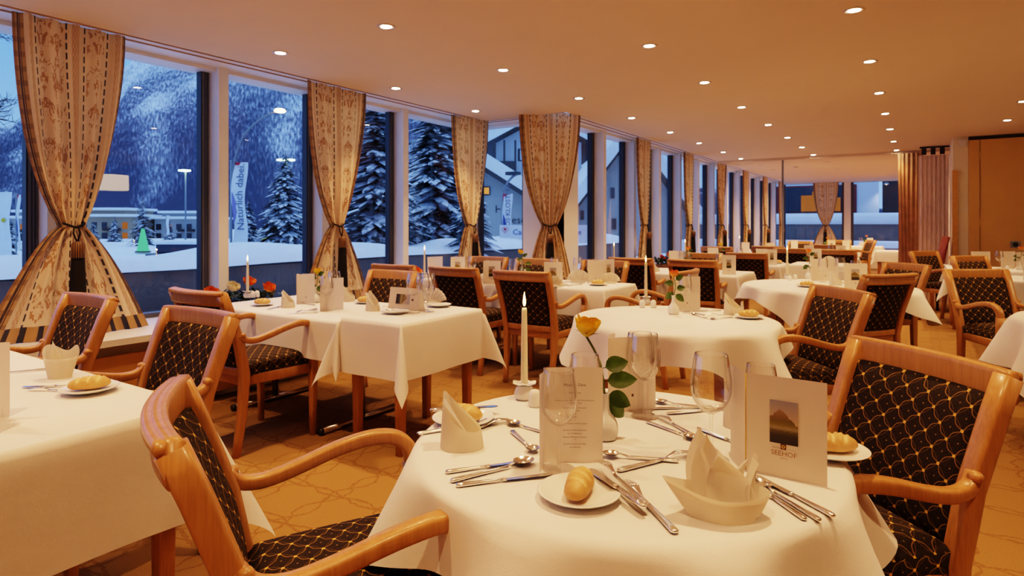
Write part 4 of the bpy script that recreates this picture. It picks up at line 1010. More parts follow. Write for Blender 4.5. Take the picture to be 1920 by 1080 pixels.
# brown curtain and folding partition
bm=BM(); grid(bm,90,24,lambda a,b:(-.30+.34*a+.012*math.sin(3*b+a*6),12.26+.011*math.sin(a*6*2*PI+.6*b),.03+2.42*b)); t=obj('stage_curtain',bm,'brown_curtain'); tag(t,'plain brown curtain hanging left of the grey folding partition','curtain')
t=empty('folding_partition',(.19,11.90,0)); tag(t,'grey pleated folding partition pushed together beside the pier','partition')
bm=BM(); grid(bm,84,2,lambda a,b:(-.20+.40*a,.022*math.sin(a*7*2*PI),.03+2.33*b)); obj('pleats',bm,'accordion',t)
for x in (-.12,0,.12): obj('carrier',bx(x-.035,x+.030,-.04,.04,2.37,2.47),'black_metal',t,smooth=False)
obj('track',bx(-.18,.21,-.03,.03,2.475,2.499),'black_metal',t,smooth=False)
# ================================================================== CHAIRS
CH=[(.03,2.08,-134,'armchair at the right front of the picture, facing the nearest round table','nearest'),
(-1.235,.632,60,'armchair in the left foreground turned sideways to the nearest round table','nearest'),
(-2.49,1.46,-90,'armchair behind the left edge table, nearer the middle of the room','left'),
(-3.48,1.46,-90,'armchair behind the left edge table, in front of the nearest curtain','left'),
(-3.27,1.84,90,'armchair seen from behind at the window end of the joined tables','c'),
(-3.37,3.50,-90,'armchair facing us across the joined tables, behind the leaning napkin','c'),
(-3.92,4.0,90,'armchair back peeking over another chair, before the orange sill flowers','d'),
(-3.25,4.02,90,'armchair seen from behind, just right of the tall wine glasses','d'),
(-2.54,3.96,90,'armchair seen from behind, directly beyond the tall near candle flame','d'),
(-3.98,5.62,-90,'armchair facing us across the third row table, nearest the inner corner','d2'),
(-3.32,5.55,-90,'armchair facing us behind the yellow rose of the third row table','d2'),
(-2.60,5.66,-90,'armchair facing us at the right end of the third row table','d2'),
(-2.58,6.20,90,'armchair seen from behind, left of the candle on the second round table','f'),
(-1.92,6.22,90,'armchair seen from behind, above the white menu of second round table','f'),
(-2.26,7.80,-90,'armchair facing us across the fourth row table','f'),
(-1.82,8.12,90,'armchair seen from behind, left of the tabletop picture card of row five','h'),
(-1.48,4.78,180,'armchair turned sideways, only its arms showing beyond second round table','d'),
(-.34,3.88,-140,'armchair facing left at the right side of the second round table','e'),
(-.15,5.19,142,'armchair seen from behind at the front right of the third round table','g'),
(-.073,6.72,-136,'armchair facing left at the far right of the third round table','g'),
(.03,10.00,-38,'armchair far back, facing right beside the grey folding partition','r'),
(.45,8.75,-43,'armchair facing right before the cards with red flowers','r'),
(.36,6.13,-56,'armchair facing right with both arms showing, at the right picture edge','r'),
(-.98,9.93,90,'armchair seen from behind, beyond the glasses of the third round table','i'),
(-1.62,10.1,90,'armchair seen from behind, just right of the candle on third round table','i'),
(-2.10,10.9,90,'small distant armchair seen from behind, left of the far candle tip','j'),
(-1.40,12.3,90,'distant armchair back between far cards, right of the middle','j'),
(-2.75,10.2,90,'distant armchair seen from behind near the third far curtain','j'),
(-2.2,15.0,-90,'very distant armchair facing us before the far window','k'),
(-1.55,16.2,-90,'very distant armchair below the far window curtain tassel','k'),
(-.90,16.6,205,'distant dark armchair turned sideways below the far window mullion','k')]
for x,y,a,l,g in CH:
    f=Vector((math.cos(R(a)),math.sin(R(a)),0)); p=Vector((x,y,0))+f*.36
    inst('chair',p,R(a)-PI/2,'wooden '+l if len(l.split())<16 else l,'chair','dining armchairs')
def red_chair(loc,rz,label):
    t=empty('red_chair',loc,rz); tag(t,label,'chair')
    bm=BM(); sweep(bm,[(0,-.20,.45),(0,-.25,.75),(0,-.32,1.08)],[(.21,.025),(.215,.03),(.20,.022)],n=14,p=5); obj('backrest',bm,'red_seat',t)
    obj('seat',bx(-.22,.22,-.2,.22,.42,.50,bev=.03),'red_seat',t)
    for s in(-1,1):
        for yy in(-.18,.19): obj('leg',sweep(BM(),[(s*.19,yy,0),(s*.19,yy,.43)],[(.015,.015),(.02,.02)],n=8,p=6),'dark_wood',t)
red_chair((.02,11.15,0),R(98),'high-backed dark red chair in front of the grey folding partition')
red_chair((-.42,15.6,0),R(100),'high-backed dark red chair left of the brown curtain, before far window')
# ================================================================== TABLES
TZ=.725
def rect(x0,x1,y0,y1,z,h,tl,cl,kind='wood',seed=0,sag=.30):
    make_rect_table(x0,x1,y0,y1,z,tl,kind); return make_rect_cloth(x0-.006,x1+.006,y0-.006,y1+.006,z+.002,h,cl,seed,sag)
rect(-3.35,-1.775,.22,1.0,TZ,.33,'wooden table under white cloth at the left picture edge','white tablecloth on the table cut by the left picture edge','wood',1,.42)
rect(-4.05,-2.77,2.40,3.15,.70,.24,'window table with chrome foot bars under white cloth','white tablecloth on the window table with the tall left candle','chrome',2,.2)
rect(-2.735,-2.295,2.42,3.12,TZ,.31,'small wooden table joined to the window table','white tablecloth with long hanging corners on the small joined table','wood',3,.34)
rect(-4.05,-2.13,4.58,5.22,TZ,.27,'long wooden table in the third row behind the chairs','white tablecloth on the third row table with fan napkins','chrome',4,.25)
rect(-3.1,-1.56,6.55,7.30,TZ,.27,'wooden table in the fourth row by the windows','white tablecloth on the fourth row table by the windows','wood',5,.25)
rect(-2.75,-1.50,8.50,9.2,TZ,.27,'wooden table in the fifth row beyond the chair backs','white tablecloth on the fifth row table, left of the candle','wood',6,.25)
rect(-1.44,-.82,8.95,9.65,TZ,.27,'small wooden table behind the third round table','white tablecloth behind the rose leaves of the third round table','wood',7,.25)
rect(-1.9,-.80,10.45,11.2,TZ,.27,'distant wooden table behind the third round table','white tablecloth on the distant table right of centre','wood',8,.3)
rect(-2.9,-2.0,11.6,12.2,TZ,.27,'distant wooden table near the far curtains','white tablecloth on the distant table near the far curtains','wood',9,.3)
rect(-2.6,-1.1,14.0,14.7,TZ,.27,'far wooden table before the far window, left','white tablecloth on the far table below the far curtain','wood',10,.3)
rect(-1.5,-.75,17.2,17.9,TZ,.27,'farthest wooden table below the far window mullion','white tablecloth on the farthest table below the far window mullion','wood',12,.3)
rect(.60,1.85,7.45,8.2,TZ,.27,'wooden table at the right edge under the flower cards','white tablecloth at the right edge under the front flower card','wood',13,.25)
rect(.30,1.6,9.05,9.8,TZ,.30,'wooden table behind the right edge table, near the panels','white tablecloth with hanging corner between the two right chairs','wood',14,.34)
rect(-.73,-.28,14.5,15.1,TZ,.22,'small wooden side table left of the brown curtain','short white cloth on the small side table left of brown curtain','wood',15,.3)
rect(.10,.36,10.75,11.0,.68,.12,'tiny stand before the grey folding partition','white cloth slanting over a stand before the grey partition','wood',16,.3)
make_round_table(-.604,1.395,.485,.725,'round wooden table in the foreground under white cloth'); make_round_cloth(-.604,1.395,.49,.727,.64,R(-12),9,'white tablecloth falling in folds from the nearest round table',4,1.15)
make_round_table(-1.15,3.40,.545,.725,'second round wooden table in the middle under white cloth'); make_round_cloth(-1.15,3.40,.55,.727,.70,R(20),9,'white tablecloth falling from the second round table in the middle',9,1.14)
make_round_table(-.66,5.95,.675,.725,'third round wooden table, right of centre, under white cloth'); make_round_cloth(-.66,5.95,.68,.727,.79,R(40),10,'white tablecloth falling from the third round table right of centre',12,1.22)
make_round_table(1.06,4.58,.60,.725,'round wooden table mostly outside the right picture edge'); make_round_cloth(1.06,4.58,.605,.727,.90,R(10),9,'piece of white round tablecloth at the right picture edge',6)
# ================================================================== THINGS ON THE TABLES
for k,x0,y0,x1,y1,z,l in CUTLERY:
    a=math.atan2(y1-y0,x1-x0); L={'knife':.222,'butter_knife':.175,'fork':.20,'spoon':.20,'dessert_spoon':.165}[k]; d=math.hypot(x1-x0,y1-y0)
    s=min(1.08,max(.86,d/L)); lift=.0165 if 'butter knife' in l or 'on the plate' in l or 'over the plate' in l else .0012
    o=inst(k,(x0,y0,z+lift),a,l,k.split('_')[-1],'cutlery on the tables',s)
for c in CARDS: make_card(*c)
for x,y,z,s,l in GLASSES: inst('glass',(x,y,z+.001),0,l,'glass','wine glasses',s)
CAMP=Vector((0,0,0))
for x,y,z,s,rz,sc,l in NAPKINS:
    inst(s,(x,y,z+.001),TH+R(rz),l,'napkin','folded napkins',sc)
for x,y,z,r,ro,a,l in PLATES:
    inst('plate',(x,y,z+.001),0,'white bread plate '+l,'plate','bread plates',r/.082)
    if ro:
        dx,dy=(0,0)
        inst('roll',(x+dx,y+dy,z+.0095),R(a),'golden bread roll on the plate '+(l if len(l.split())<10 else l),'bread','bread rolls',1.0)
for i,(x,y,z,l) in enumerate(CANDLES):
    inst('holder',(x,y,z+.001),i*.4,'white flower-shaped candle holder '+l,'candle holder'); inst('candle',(x,y,z+.045),0,'burning ivory taper candle '+l,'candle')
    p=bpy.data.lights.new('candle_glow','POINT'); p.energy=.5; p.color=(1,.55,.2); p.shadow_soft_size=.006; o=bpy.data.objects.new('candle_glow',p); COL.objects.link(o); o.location=(x,y,z+.335)
for x,y,z,k,l in SHAKERS: 
    o=inst('shaker',(x,y,z+.001),0,'white domed %s '%k+l,k)
    o.name=k.replace(' ','_')
VR=lambda x,y,z:Vector((x*cT-y*sT, x*sT+y*cT, z))
for i,(x,y,z,l) in enumerate(VASES):
    inst('vase',(x,y,z+.001),0,'small white bud vase '+l,'vase')
    if i==0:
        r=make_rose('cut_rose','rose_yellow',VR(-.045,.0,.150),7,[(.62,VR(.8,0,.25),.060,.021),(.5,VR(.9,-.2,.15),.072,.022),(.40,VR(.9,-.1,-.35),.062,.021),(.34,VR(.8,.1,-.75),.066,.022),(.45,VR(-.7,.3,.3),.04,.016)],-.0 or .031,.0030,VR(.12,-.1,1))
        r.location=(x,y,z+.100)
    else:
        mt='rose_yellow' if i in(1,2) else 'rose_orange'
        tilt=VR((-.03,.01,-.045,.0,.0,.02)[i-0] if i<6 else 0,0,(.18,.10,.15,.115,.15,.12)[i])
        r=make_rose('cut_rose',mt,tilt,7+i,[(.75,VR(-.8,0,.1),.055,.02),(.6,VR(.8,0,.2),.055,.02),(.5,VR(-.6,.2,-.5),.06,.022),(.45,VR(.7,-.3,-.5),.06,.022),(.85,VR(.5,-.2,.4),.05,.018)],.026,.0026,VR(.05,-.05,1)); r.location=(x,y,z+.100)
    tag(r,('yellow' if i in(0,1,2) else 'orange')+' rose in the vase '+l,'rose','roses on the tables')
# small settings on the far tables
def far_card(x,y,style,label,w=.15,turn=0.,h=.207,z=.727):
    d=Vector((math.cos(TH+turn),math.sin(TH+turn),0))*w/2
    c=make_card(x-d.x,y-d.y,x+d.x,y+d.y,z,h,style,label); c['group']='cards on the far tables'; return c
far_card(.92,7.62,'flower','white card with red flower nearest the right picture edge',.20)
far_card(1.28,7.85,'plain','white card partly cut by the right picture edge',.16)
far_card(.62,9.25,'flower','white card with red flower behind the right chair rail',.22)
far_card(.90,9.50,'plain','plain white card between flower card and orange rose',.16)
far_card(1.02,9.30,'plain','plain white card behind the vase near the right edge',.16)
fx=[(-2.4,8.75,'plain','plain white card on the fifth row table, left'),(-1.75,8.7,'list','printed white card on the fifth row table'),(-1.15,9.15,'picture','white card with picture above the rose of third round table'),(-1.0,10.7,'picture','white card with picture right of the distant chair'),(-1.45,10.75,'plain','plain white card on the distant table right of centre'),(-2.65,11.8,'list','printed white card near the far curtains'),(-2.2,11.75,'plain','plain white card near the far curtains'),(-2.2,14.2,'plain','plain white card on the far table, left'),(-1.5,14.25,'picture','white card with picture on the far table'),(-1.25,14.4,'list','printed white card on the far table, right end'),(-1.0,17.5,'picture','white card with picture on the farthest table')]
for x,y,s,l in fx: far_card(x,y,s,l)
for x,y,l in ((-2.05,8.8,'wine glass between cards on the fifth row table'),(-1.25,9.3,'wine glass behind the third round table'),(-1.15,10.8,'wine glass beside the picture card on the distant table'),(-2.4,11.9,'wine glass near the far curtains'),(-1.75,14.3,'wine glass on the far table below the curtain'),(-1.2,17.5,'wine glass on the farthest table'),(.80,9.35,'wine glass before the right panels, left'),(1.08,7.75,'wine glass in front of the right edge card'),(-2.2,6.95,'wine glass beside the chair facing us, fourth row')): inst('glass',(x,y,.728),0,l,'glass','wine glasses')
for x,y,l in ((-2.15,8.8,'white fan napkin on the fifth row table'),(-1.3,10.75,'white fan napkin on the distant table right of centre'),(-1.9,14.3,'white fan napkin on the far table'),(-1.15,17.4,'white fan napkin on the farthest table'),(-1.0,9.2,'white fan napkin behind the third round table')): inst('fan',(x,y,.728),TH,l,'napkin','folded napkins')
for x,y,l in ((-.98,11.0,'on the distant table right of centre'),(-1.6,9.0,'on the fifth row table'),(-1.3,14.2,'on the far table')):
    inst('plate',(x,y,.728),0,'white bread plate '+l,'plate','bread plates'); inst('roll',(x,y,.7365),R(30),'golden bread roll on the plate '+l,'bread','bread rolls')
for x,y,l,hh in ((-2.78,8.72,'at the window end of the fifth row table',.727),(-3.0,6.75,'at the window end of the fourth row table',.727),(-2.8,12.0,'near the far curtains',.727)):
    inst('holder',(x,y,hh+.001),0,'white flower-shaped candle holder '+l,'candle holder'); inst('candle',(x,y,hh+.045),0,'burning ivory taper candle '+l,'candle')
for x,y,l,mt in ((.98,9.28,'on the right table near the panels','rose_orange'),(-1.6,14.35,'on the far table','rose_orange'),(-2.35,8.9,'on the fifth row table','rose_yellow'),(-1.1,17.6,'on the farthest table','rose_orange')):
    inst('vase',(x,y,.728),0,'small white bud vase '+l,'vase')
    r=make_rose('cut_rose',mt,VR(.02,0,.13),31,[(.6,VR(-.9,0,.2),.07,.024),(.7,VR(.8,0,.0),.06,.022),(.5,VR(-.7,.2,-.3),.06,.022)],.026); r.location=(x,y,.827); tag(r,('orange' if mt=='rose_orange' else 'yellow')+' rose in the bud vase '+l,'rose','roses on the tables')
o=inst('shaker',(.86,9.2,.728),0,'white domed salt shaker before the plain card near the panels','salt shaker'); o.name='salt_shaker'
# flower boxes on the sills
def flower_box(loc,rz,w,cols,label,seed):
    r_=random.Random(seed); t=empty('flower_arrangement',loc,rz); tag(t,label,'flowers','flower boxes on the sills')
    obj('planter',bx(-w/2,w/2,-.06,.06,0,.09,bev=.006),'planter',t,smooth=False)
    bm=BM()
    for k in range(int(260*w)):
        a=r_.uniform(0,2*PI); e=r_.uniform(.1,1.2); leaf_bm(bm,(r_.uniform(-w/2,w/2)*1.05,r_.uniform(-.07,.07),.08+r_.uniform(0,.09)),(math.cos(a)*math.cos(e),math.sin(a)*math.cos(e),math.sin(e)),(0,0,1),r_.uniform(.05,.10),r_.uniform(.012,.022))
    obj('foliage',bm,'foliage',t)
    for i,c in enumerate(cols):
        bm=bloom_bm(.048,.062,seed+i); x=-w/2+w*(i+.5)/len(cols); bmesh.ops.transform(bm,matrix=Matrix.Translation((x,-.02-.03*(i%2),.17+.03*(i%3)))@Matrix.Rotation(R(35),4,'X'),verts=bm.verts[:]); obj('bloom',bm,c,t)
flower_box((-4.42,2.84,.551),R(90),.62,['rose_orange','rose_white','rose_orange','rose_orange'],'orange and cream roses in a box on the sill behind the left candle',5)
flower_box((-4.40,4.70,.551),R(90),.40,['rose_orange','rose_orange'],'orange roses in a box on the sill behind a chair back, centre left',15)
flower_box((-3.38,9.45,.551),R(90),.40,['rose_red','rose_orange'],'red roses with dark leaves on the sill beyond the corner pier',25)
# ================================================================== OUTSIDE
def E(px,y,d):
    l=(px-960.)/FPX*d; return Vector((l*cT-d*sT,l*sT+d*cT,CZ+(422.-y)/FPX*d))
def zat(y,d): return CZ+(422.-y)/FPX*d
def local(px,d,z0=0.):
    """an Empty spot on the ground whose local X runs across the view and Y away"""
    p=E(px,422,d); return (p.x,p.y,z0)
GZ=-.7
bm=BM(); grid(bm,40,40,lambda a,b:(-240+236*a*1.0 if a<.999 else -5.2,-80+260*b,GZ+.25*math.sin(a*40)*math.sin(b*31)*(0 if a>.9 else 1))); struct('snow_ground',bm,'snow',smooth=True)
bm=BM(); grid(bm,4,4,lambda a,b:(-60+120*a,27.5+60*b,GZ)); struct('snow_yard',bm,'snow')
# terrace with snow-covered parapet
struct('terrace_deck',bx(-6.7,-4.98,-6,6.7,-.3,.36),'snow'); struct('terrace_deck_rear',bx(-6.7,-3.82,6.7,20.,-.3,.36),'snow')
struct('terrace_parapet',bx(-6.8,-6.6,-6,16,-.7,.765),'parapet')
bm=BM()
def heap(a,b):
    y=-6+22*a; x=-6.56-1.5*b; hgt=.19+.05*math.sin(y*1.3+.6)+.035*math.sin(y*2.9); return (x,y,.76+ hgt*math.sin(PI*min(1,b*1.6+.02)*.5)**.6 if b<.85 else .76-.9*(b-.85)/.15)
grid(bm,120,14,heap); o=obj('parapet_snow',bm,'snow'); tag(o,'thick snow lying along the terrace parapet outside the windows','snow',kind='stuff')
# mountain
SKY=[(-1.6,250),(-.95,262),(-.826,238),(-.76,205),(-.69,180),(-.645,150),(-.61,112),(-.57,92),(-.50,72),(-.40,45),(-.30,40),(-.20,60),(-.10,130),(-.04,215),(.03,236),(.08,300),(.2,350),(.7,395)]
def sky_y(l):
    for (a,ya),(b,yb) in zip(SKY,SKY[1:]):
        if l<=b: t=max(0,(l-a)/(b-a)); t=t*t*(3-2*t); return ya+(yb-ya)*t
    return SKY[-1][1]
from mathutils import noise as mn
bm=BM(); NU,NV=170,70
def mt(a,b):
    l=-1.5+2.1*a; d=330+620*b; e=(422-sky_y(l))/FPX; H=e*950+1; z=-4+(H+4)*b**1.12
    x=l*d; n=mn.fractal(Vector((x*.006,d*.006,3.1)),1.,2.,5)*14*min(1,b*3)*(1 if b<.97 else .35)+mn.noise(Vector((x*.05+d*.02,d*.012,0)))*6*min(1,b*2)
    return (x*cT-d*sT,x*sT+d*cT,z+n)
grid(bm,NU,NV,mt,lambda a,b:((-1.5+2.1*a)*680,300*b)); me=bpy.data.meshes.new('mountain'); bmesh.ops.recalc_face_normals(bm,faces=bm.faces[:]); bm.to_mesh(me); bm.free()
at=me.attributes.new('gully','FLOAT','POINT')
for i,v in enumerate(me.vertices):
    a=(i//(NV+1))/NU; b=(i%(NV+1))/NV; l=-1.5+2.1*a
    s=l*26-b*7.+1.5*math.sin(b*9+l*5); at.data[i].value=max(0,math.sin(s)*.9-.35+mn.noise(Vector((l*14,b*5,0)))*.8)*(1 if b>.12 else b/.12)-.10
struct('mountain',me,'mountain',smooth=True)
# near and far spruces
SP='snowy spruces outside'
make_spruce('spruce',local(706,11.5,GZ),5.4,1.15,1,'large snowy spruce outside, right of the second curtain',620,SP)
make_spruce('spruce',local(818,15.5,GZ),7.0,1.35,2,'large snow-laden spruce outside, left of the inner corner curtain',620,SP)
make_spruce('spruce',local(884,11.,GZ),3.1,.85,3,'low snowy spruce in front of the farmhouse wall',380,SP)
make_spruce('spruce',local(535,34.,GZ-.4),6.6,2.3,4,'dark spruce behind the double-headed street lamp',420,SP)
make_spruce('spruce',local(466,30.,GZ-.3),3.6,1.1,14,'small dark spruce just right of the tall white flag',300,SP)
for i,(p,d,h,r,l) in enumerate(((268,62,5.6,1.6,'spruce beside the green cone outside the nearest window'),(215,70,3.6,1.2,'small spruce before the left apartment block'),(318,66,3.2,1.1,'small spruce before the right apartment block'),(8,40,4.2,1.5,'spruce at the extreme left picture edge'),(175,64,3.0,1.1,'small spruce right of the nearest curtain'))):
    make_spruce('spruce',local(p,d,GZ-.6),h,r,20+i,l,200,SP)
# bare twigs top left
bm=BM(); r_=random.Random(4)
for base,dirs in (((-30,215,9.),14),((-25,60,9.),10)):
    p0=E(*base)
    for k in range(dirs):
        q=E(base[0]+r_.uniform(35,70),base[1]+r_.uniform(-30,25),9.+r_.uniform(-.4,.4)); m_=p0.lerp(q,.5)+Vector((0,0,r_.uniform(-.05,.12))); sweep(bm,smooth_path([p0,m_,q],4),[(.010-.008*i/8,.010-.008*i/8) for i in range(9)],n=5,p=2)
        for j in range(3):
            s0=p0.lerp(q,r_.uniform(.4,.9)); s1=s0+Vector((r_.uniform(-.2,.2),r_.uniform(-.2,.2),r_.uniform(.0,.22))); sweep(bm,[s0,s1],[(.004,.004),(.002,.002)],n=4,p=2)
g0=E(-60,422,9.); sweep(bm,smooth_path([(g0.x,g0.y,GZ),(g0.x,g0.y,1.5),tuple(E(-42,215,9.)),tuple(E(-36,60,9.)),tuple(E(-30,-40,9.))],3),(.05,.05),n=7,p=2)
o=obj('bare_tree',bm,'bark'); tag(o,'bare dark tree with twigs against the sky at the top left window','tree')
# apartment blocks
def block(px0,px1,ytop,d,label,mat='plaster_tan',seed=0):
    r_=random.Random(seed); w=(px1-px0)/FPX*d; zt=zat(ytop,d); t=empty('apartment_block',local((px0+px1)/2,d,GZ-1),TH); tag(t,label,'building'); H=zt-(GZ-1)
    obj('wall',bx(-w/2,w/2,0,8,0,H*.80),mat,t,smooth=False); obj('upper_wall',bx(-w*.42,w*.32,.8,7,H*.80,H*.97),mat,t,smooth=False)
    bm=bx(-w/2-.5,w/2+.5,-.7,8.4,H*.80,H*.80+.35,bev=.12); box(bm,-w*.42-.4,w*.32+.4,.3,7.4,H*.97,H*.97+.35,bev=.12); obj('snow_roof',bm,'snow',t)
    for i in range(5):
        for j in range(2):
            x=-w*.42+w*.2*i; z=H*(.22+.27*j); obj('window',bx(x-w*.05,x+w*.05,-.06,.1,z,z+H*.17),'night_glass' if r_.random()>.18 else 'lit_dim',t,smooth=False)
    for j in range(2): obj('balcony',bx(w*.02,w*.30,-.9,0,H*(.17+.27*j),H*(.24+.27*j)),'dark_wood',t,smooth=False)
block(150,246,392,80,'tan apartment block with snowy flat roof behind the nearest window',seed=1)
block(290,385,398,84,'grey apartment block with snowy roof left of the nearest mullion','plaster',seed=2)
block(18,66,396,78,'apartment block left of the nearest curtain','plaster',seed=3)
# little house
def gable_house(name,px0,px1,y_eave,y_ridge,d,depth,label,mat='plaster',snow=.45,rz=0.,over=.5):
    w=(px1-px0)/FPX*d; t=empty(name,local((px0+px1)/2,d,GZ-1),TH+rz); tag(t,label,'house'); b=GZ-1; ze,zr=zat(y_eave,d)-b,zat(y_ridge,d)-b
    bm=BM(); v=[bm.verts.new(q) for q in ((-w/2,0,0),(w/2,0,0),(w/2,0,ze),(0,0,zr),(-w/2,0,ze))]; f=bm.faces.new(v); r=bmesh.ops.extrude_face_region(bm,geom=[f]); bmesh.ops.translate(bm,vec=(0,depth,0),verts=[g for g in r['geom'] if isinstance(g,bmesh.types.BMVert)]); obj('wall',bm,mat,t,smooth=False)
    sl=(zr-ze)/(w/2)
    for nm,th0,th1,m2 in (('roof',0.,.16,'dark_wood'),('snow_cover',.16,.16+snow,'snow')):
        bm=BM()
        for s in(-1,1):
            e=w/2+over; pts=[(0,zr+th0),(s*e,zr-sl*e+th0),(s*e,zr-sl*e+th1),(0,zr+th1)]; vs=[[bm.verts.new((x,y,z)) for x,z in pts] for y in (-over-.15,depth+over)]
            bm.faces.new(vs[0]); bm.faces.new(vs[1][::-1])
            for k in range(4): j=(k+1)%4; bm.faces.new((vs[0][k],vs[1][k],vs[1][j],vs[0][j]))
        obj(nm,bm,m2,t,smooth=False)
    return t,w,b
t,w,b=gable_house('garage',520,600,438,414,46,6,'small snow-roofed house left of the second curtain','plaster_blue')
obj('door',bx(-w*.3,w*.1,-.05,.05,0,zat(452,46)-b),'dark_wood',t,smooth=False)
t,w,b=gable_house('farmhouse',672,1050,412,292,24,10,'grey plaster house with snowy gable roof and old lettering outside the corner','plaster',.55)
lx=lambda px:(px-(672+1050)/2)/FPX*24
for (p0,p1,y0,y1,m2) in ((904,919,350,366,'lit_orange'),(897,910,384,399,'night_glass'),(905,918,440,455,'lit_dim'),(985,1000,440,456,'night_glass'),(1015,1030,400,420,'night_glass')):
    f=obj('window',bx(lx(p0),lx(p1),-.06,.08,zat(y1,24)-b,zat(y0,24)-b),'dark_wood',t,smooth=False); obj('glazing',bx(lx(p0+2),lx(p1-2),-.08,-.055,zat(y1-2,24)-b,zat(y0+2,24)-b),m2,f,smooth=False)
bm=texts_mesh([('Ho',.42,lx(928),zat(399,24)-b,'LEFT'),('esenn',.42,lx(959),zat(419,24)-b,'LEFT')]); bmesh.ops.translate(bm,vec=(0,-.02,0),verts=bm.verts[:]); obj('lettering',bm,'dark_wood',t,smooth=False)
t,w,b=gable_house('chalet',930,1090,268,225,38,9,'tall white chalet with balcony and snowy roof beyond the farmhouse','plaster_blue',.7,over=1.0)
lx=lambda px:(px-1010.)/FPX*38
f=obj('balcony',bx(lx(926),lx(968),-1.3,0,zat(322,38)-b,zat(306,38)-b),'dark_wood',t,smooth=False)
for p in (927,946,966): obj('post',bx(lx(p)-.06,lx(p)+.06,-1.3,-1.18,zat(306,38)-b,zat(268,38)-b),'dark_wood',f,smooth=False)
f=obj('window',bx(lx(971),lx(989),-.06,.08,zat(302,38)-b,zat(279,38)-b),'dark_wood',t,smooth=False); obj('glazing',bx(lx(975),lx(986),-.09,-.05,zat(300,38)-b,zat(281,38)-b),'plaster_blue',f,smooth=False)
obj('chimney',bx(lx(936),lx(944),3,4,zat(268,38)-b,zat(243,38)-b),'plaster_blue',t,smooth=False)
t,w,b=gable_house('inn',1060,1300,418,262,26,10,'white inn with steep snowy gable seen through the windows past the corner','plaster',.7)
lx=lambda px:(px-1180.)/FPX*26
for (p0,p1,y0,y1) in ((1145,1152,352,372),(1088,1095,395,412),(1147,1155,410,430)):
    obj('window',bx(lx(p0),lx(p1),-.06,.08,zat(y1,26)-b,zat(y0,26)-b),'night_glass',t,smooth=False)
# street furniture
def pole(name,pts,r,label,cat): 
    t=empty(name,pts[0]); tag(t,label,cat); q=[Vector(p)-Vector(pts[0]) for p in pts]; obj('pole',sweep(BM(),smooth_path(q,6) if len(q)>2 else q,(r,r),n=8,p=2),'metal_pole',t); return t
d=14.; P0=E(433,470,d); P0.z=GZ
t=pole('street_lamp',[P0,E(433,380,d),E(436,320,d),E(455,258,d),E(490,222,d),E(517,210,d)],.022,'arched street lamp with bright yellow light outside second window','street lamp')
h=E(525,208,d)-P0; obj('lamp_head',lathe(BM(),[(0,.06),(.10,.04),(.13,0),(.10,-.03),(0,-.04)],20,mtx=Matrix.Translation(h)),'street_warm',t)
d=40.; P0=E(537,440,d); P0.z=GZ; t=pole('street_lamp',[P0,E(537,302,d)],.06,'thin street lamp with two pale green heads left of second curtain','street lamp')
for dx in(-9,7): obj('lamp_head',bx(*(lambda c:(c.x-.22,c.x+.22,c.y-.22,c.y+.22,c.z-.05,c.z+.05))(E(537+dx,300,d)-P0),bev=.02),'street_green',t)
d=45.; P0=E(348,440,d); P0.z=GZ; t=pole('street_lamp',[P0,E(348,322,d)],.06,'thin street lamp with pale green head outside the nearest window','street lamp'); c=E(346,320,d)-P0; obj('lamp_head',bx(c.x-.30,c.x+.30,c.y-.30,c.y+.30,c.z-.05,c.z+.06,bev=.02),'street_green',t)
d=14.5; P0=E(941,480,d); P0.z=GZ; t=pole('street_lamp',[P0,E(941,400,d),E(942,368,d),E(950,345,d),E(962,331,d),E(972,326,d)],.03,'arched dark street lamp in front of the farmhouse roof','street lamp'); c=E(962,326,d)-P0; obj('lamp_head',bx(c.x-.16,c.x+.16,c.y-.10,c.y+.10,c.z-.03,c.z+.05,bev=.02),'black_metal',t)
for px,y0,d,m2,l in ((268,428,44,'green_cone','green lit cone in the snow outside the nearest window'),(497,424,42,'yellow_cone','pale green lit cone in the snow below the street lamp')):
    zt=zat(y0,d)-GZ; t=empty('light_cone',local(px,d,GZ)); tag(t,l,'lit cone'); obj('cone',lathe(BM(),[(.42,0),(.10,zt*.97),(0,zt)],24),m2,t); obj('base',lathe(BM(),[(.5,0),(.5,.1),(0,.12)],24),'black_metal',t)
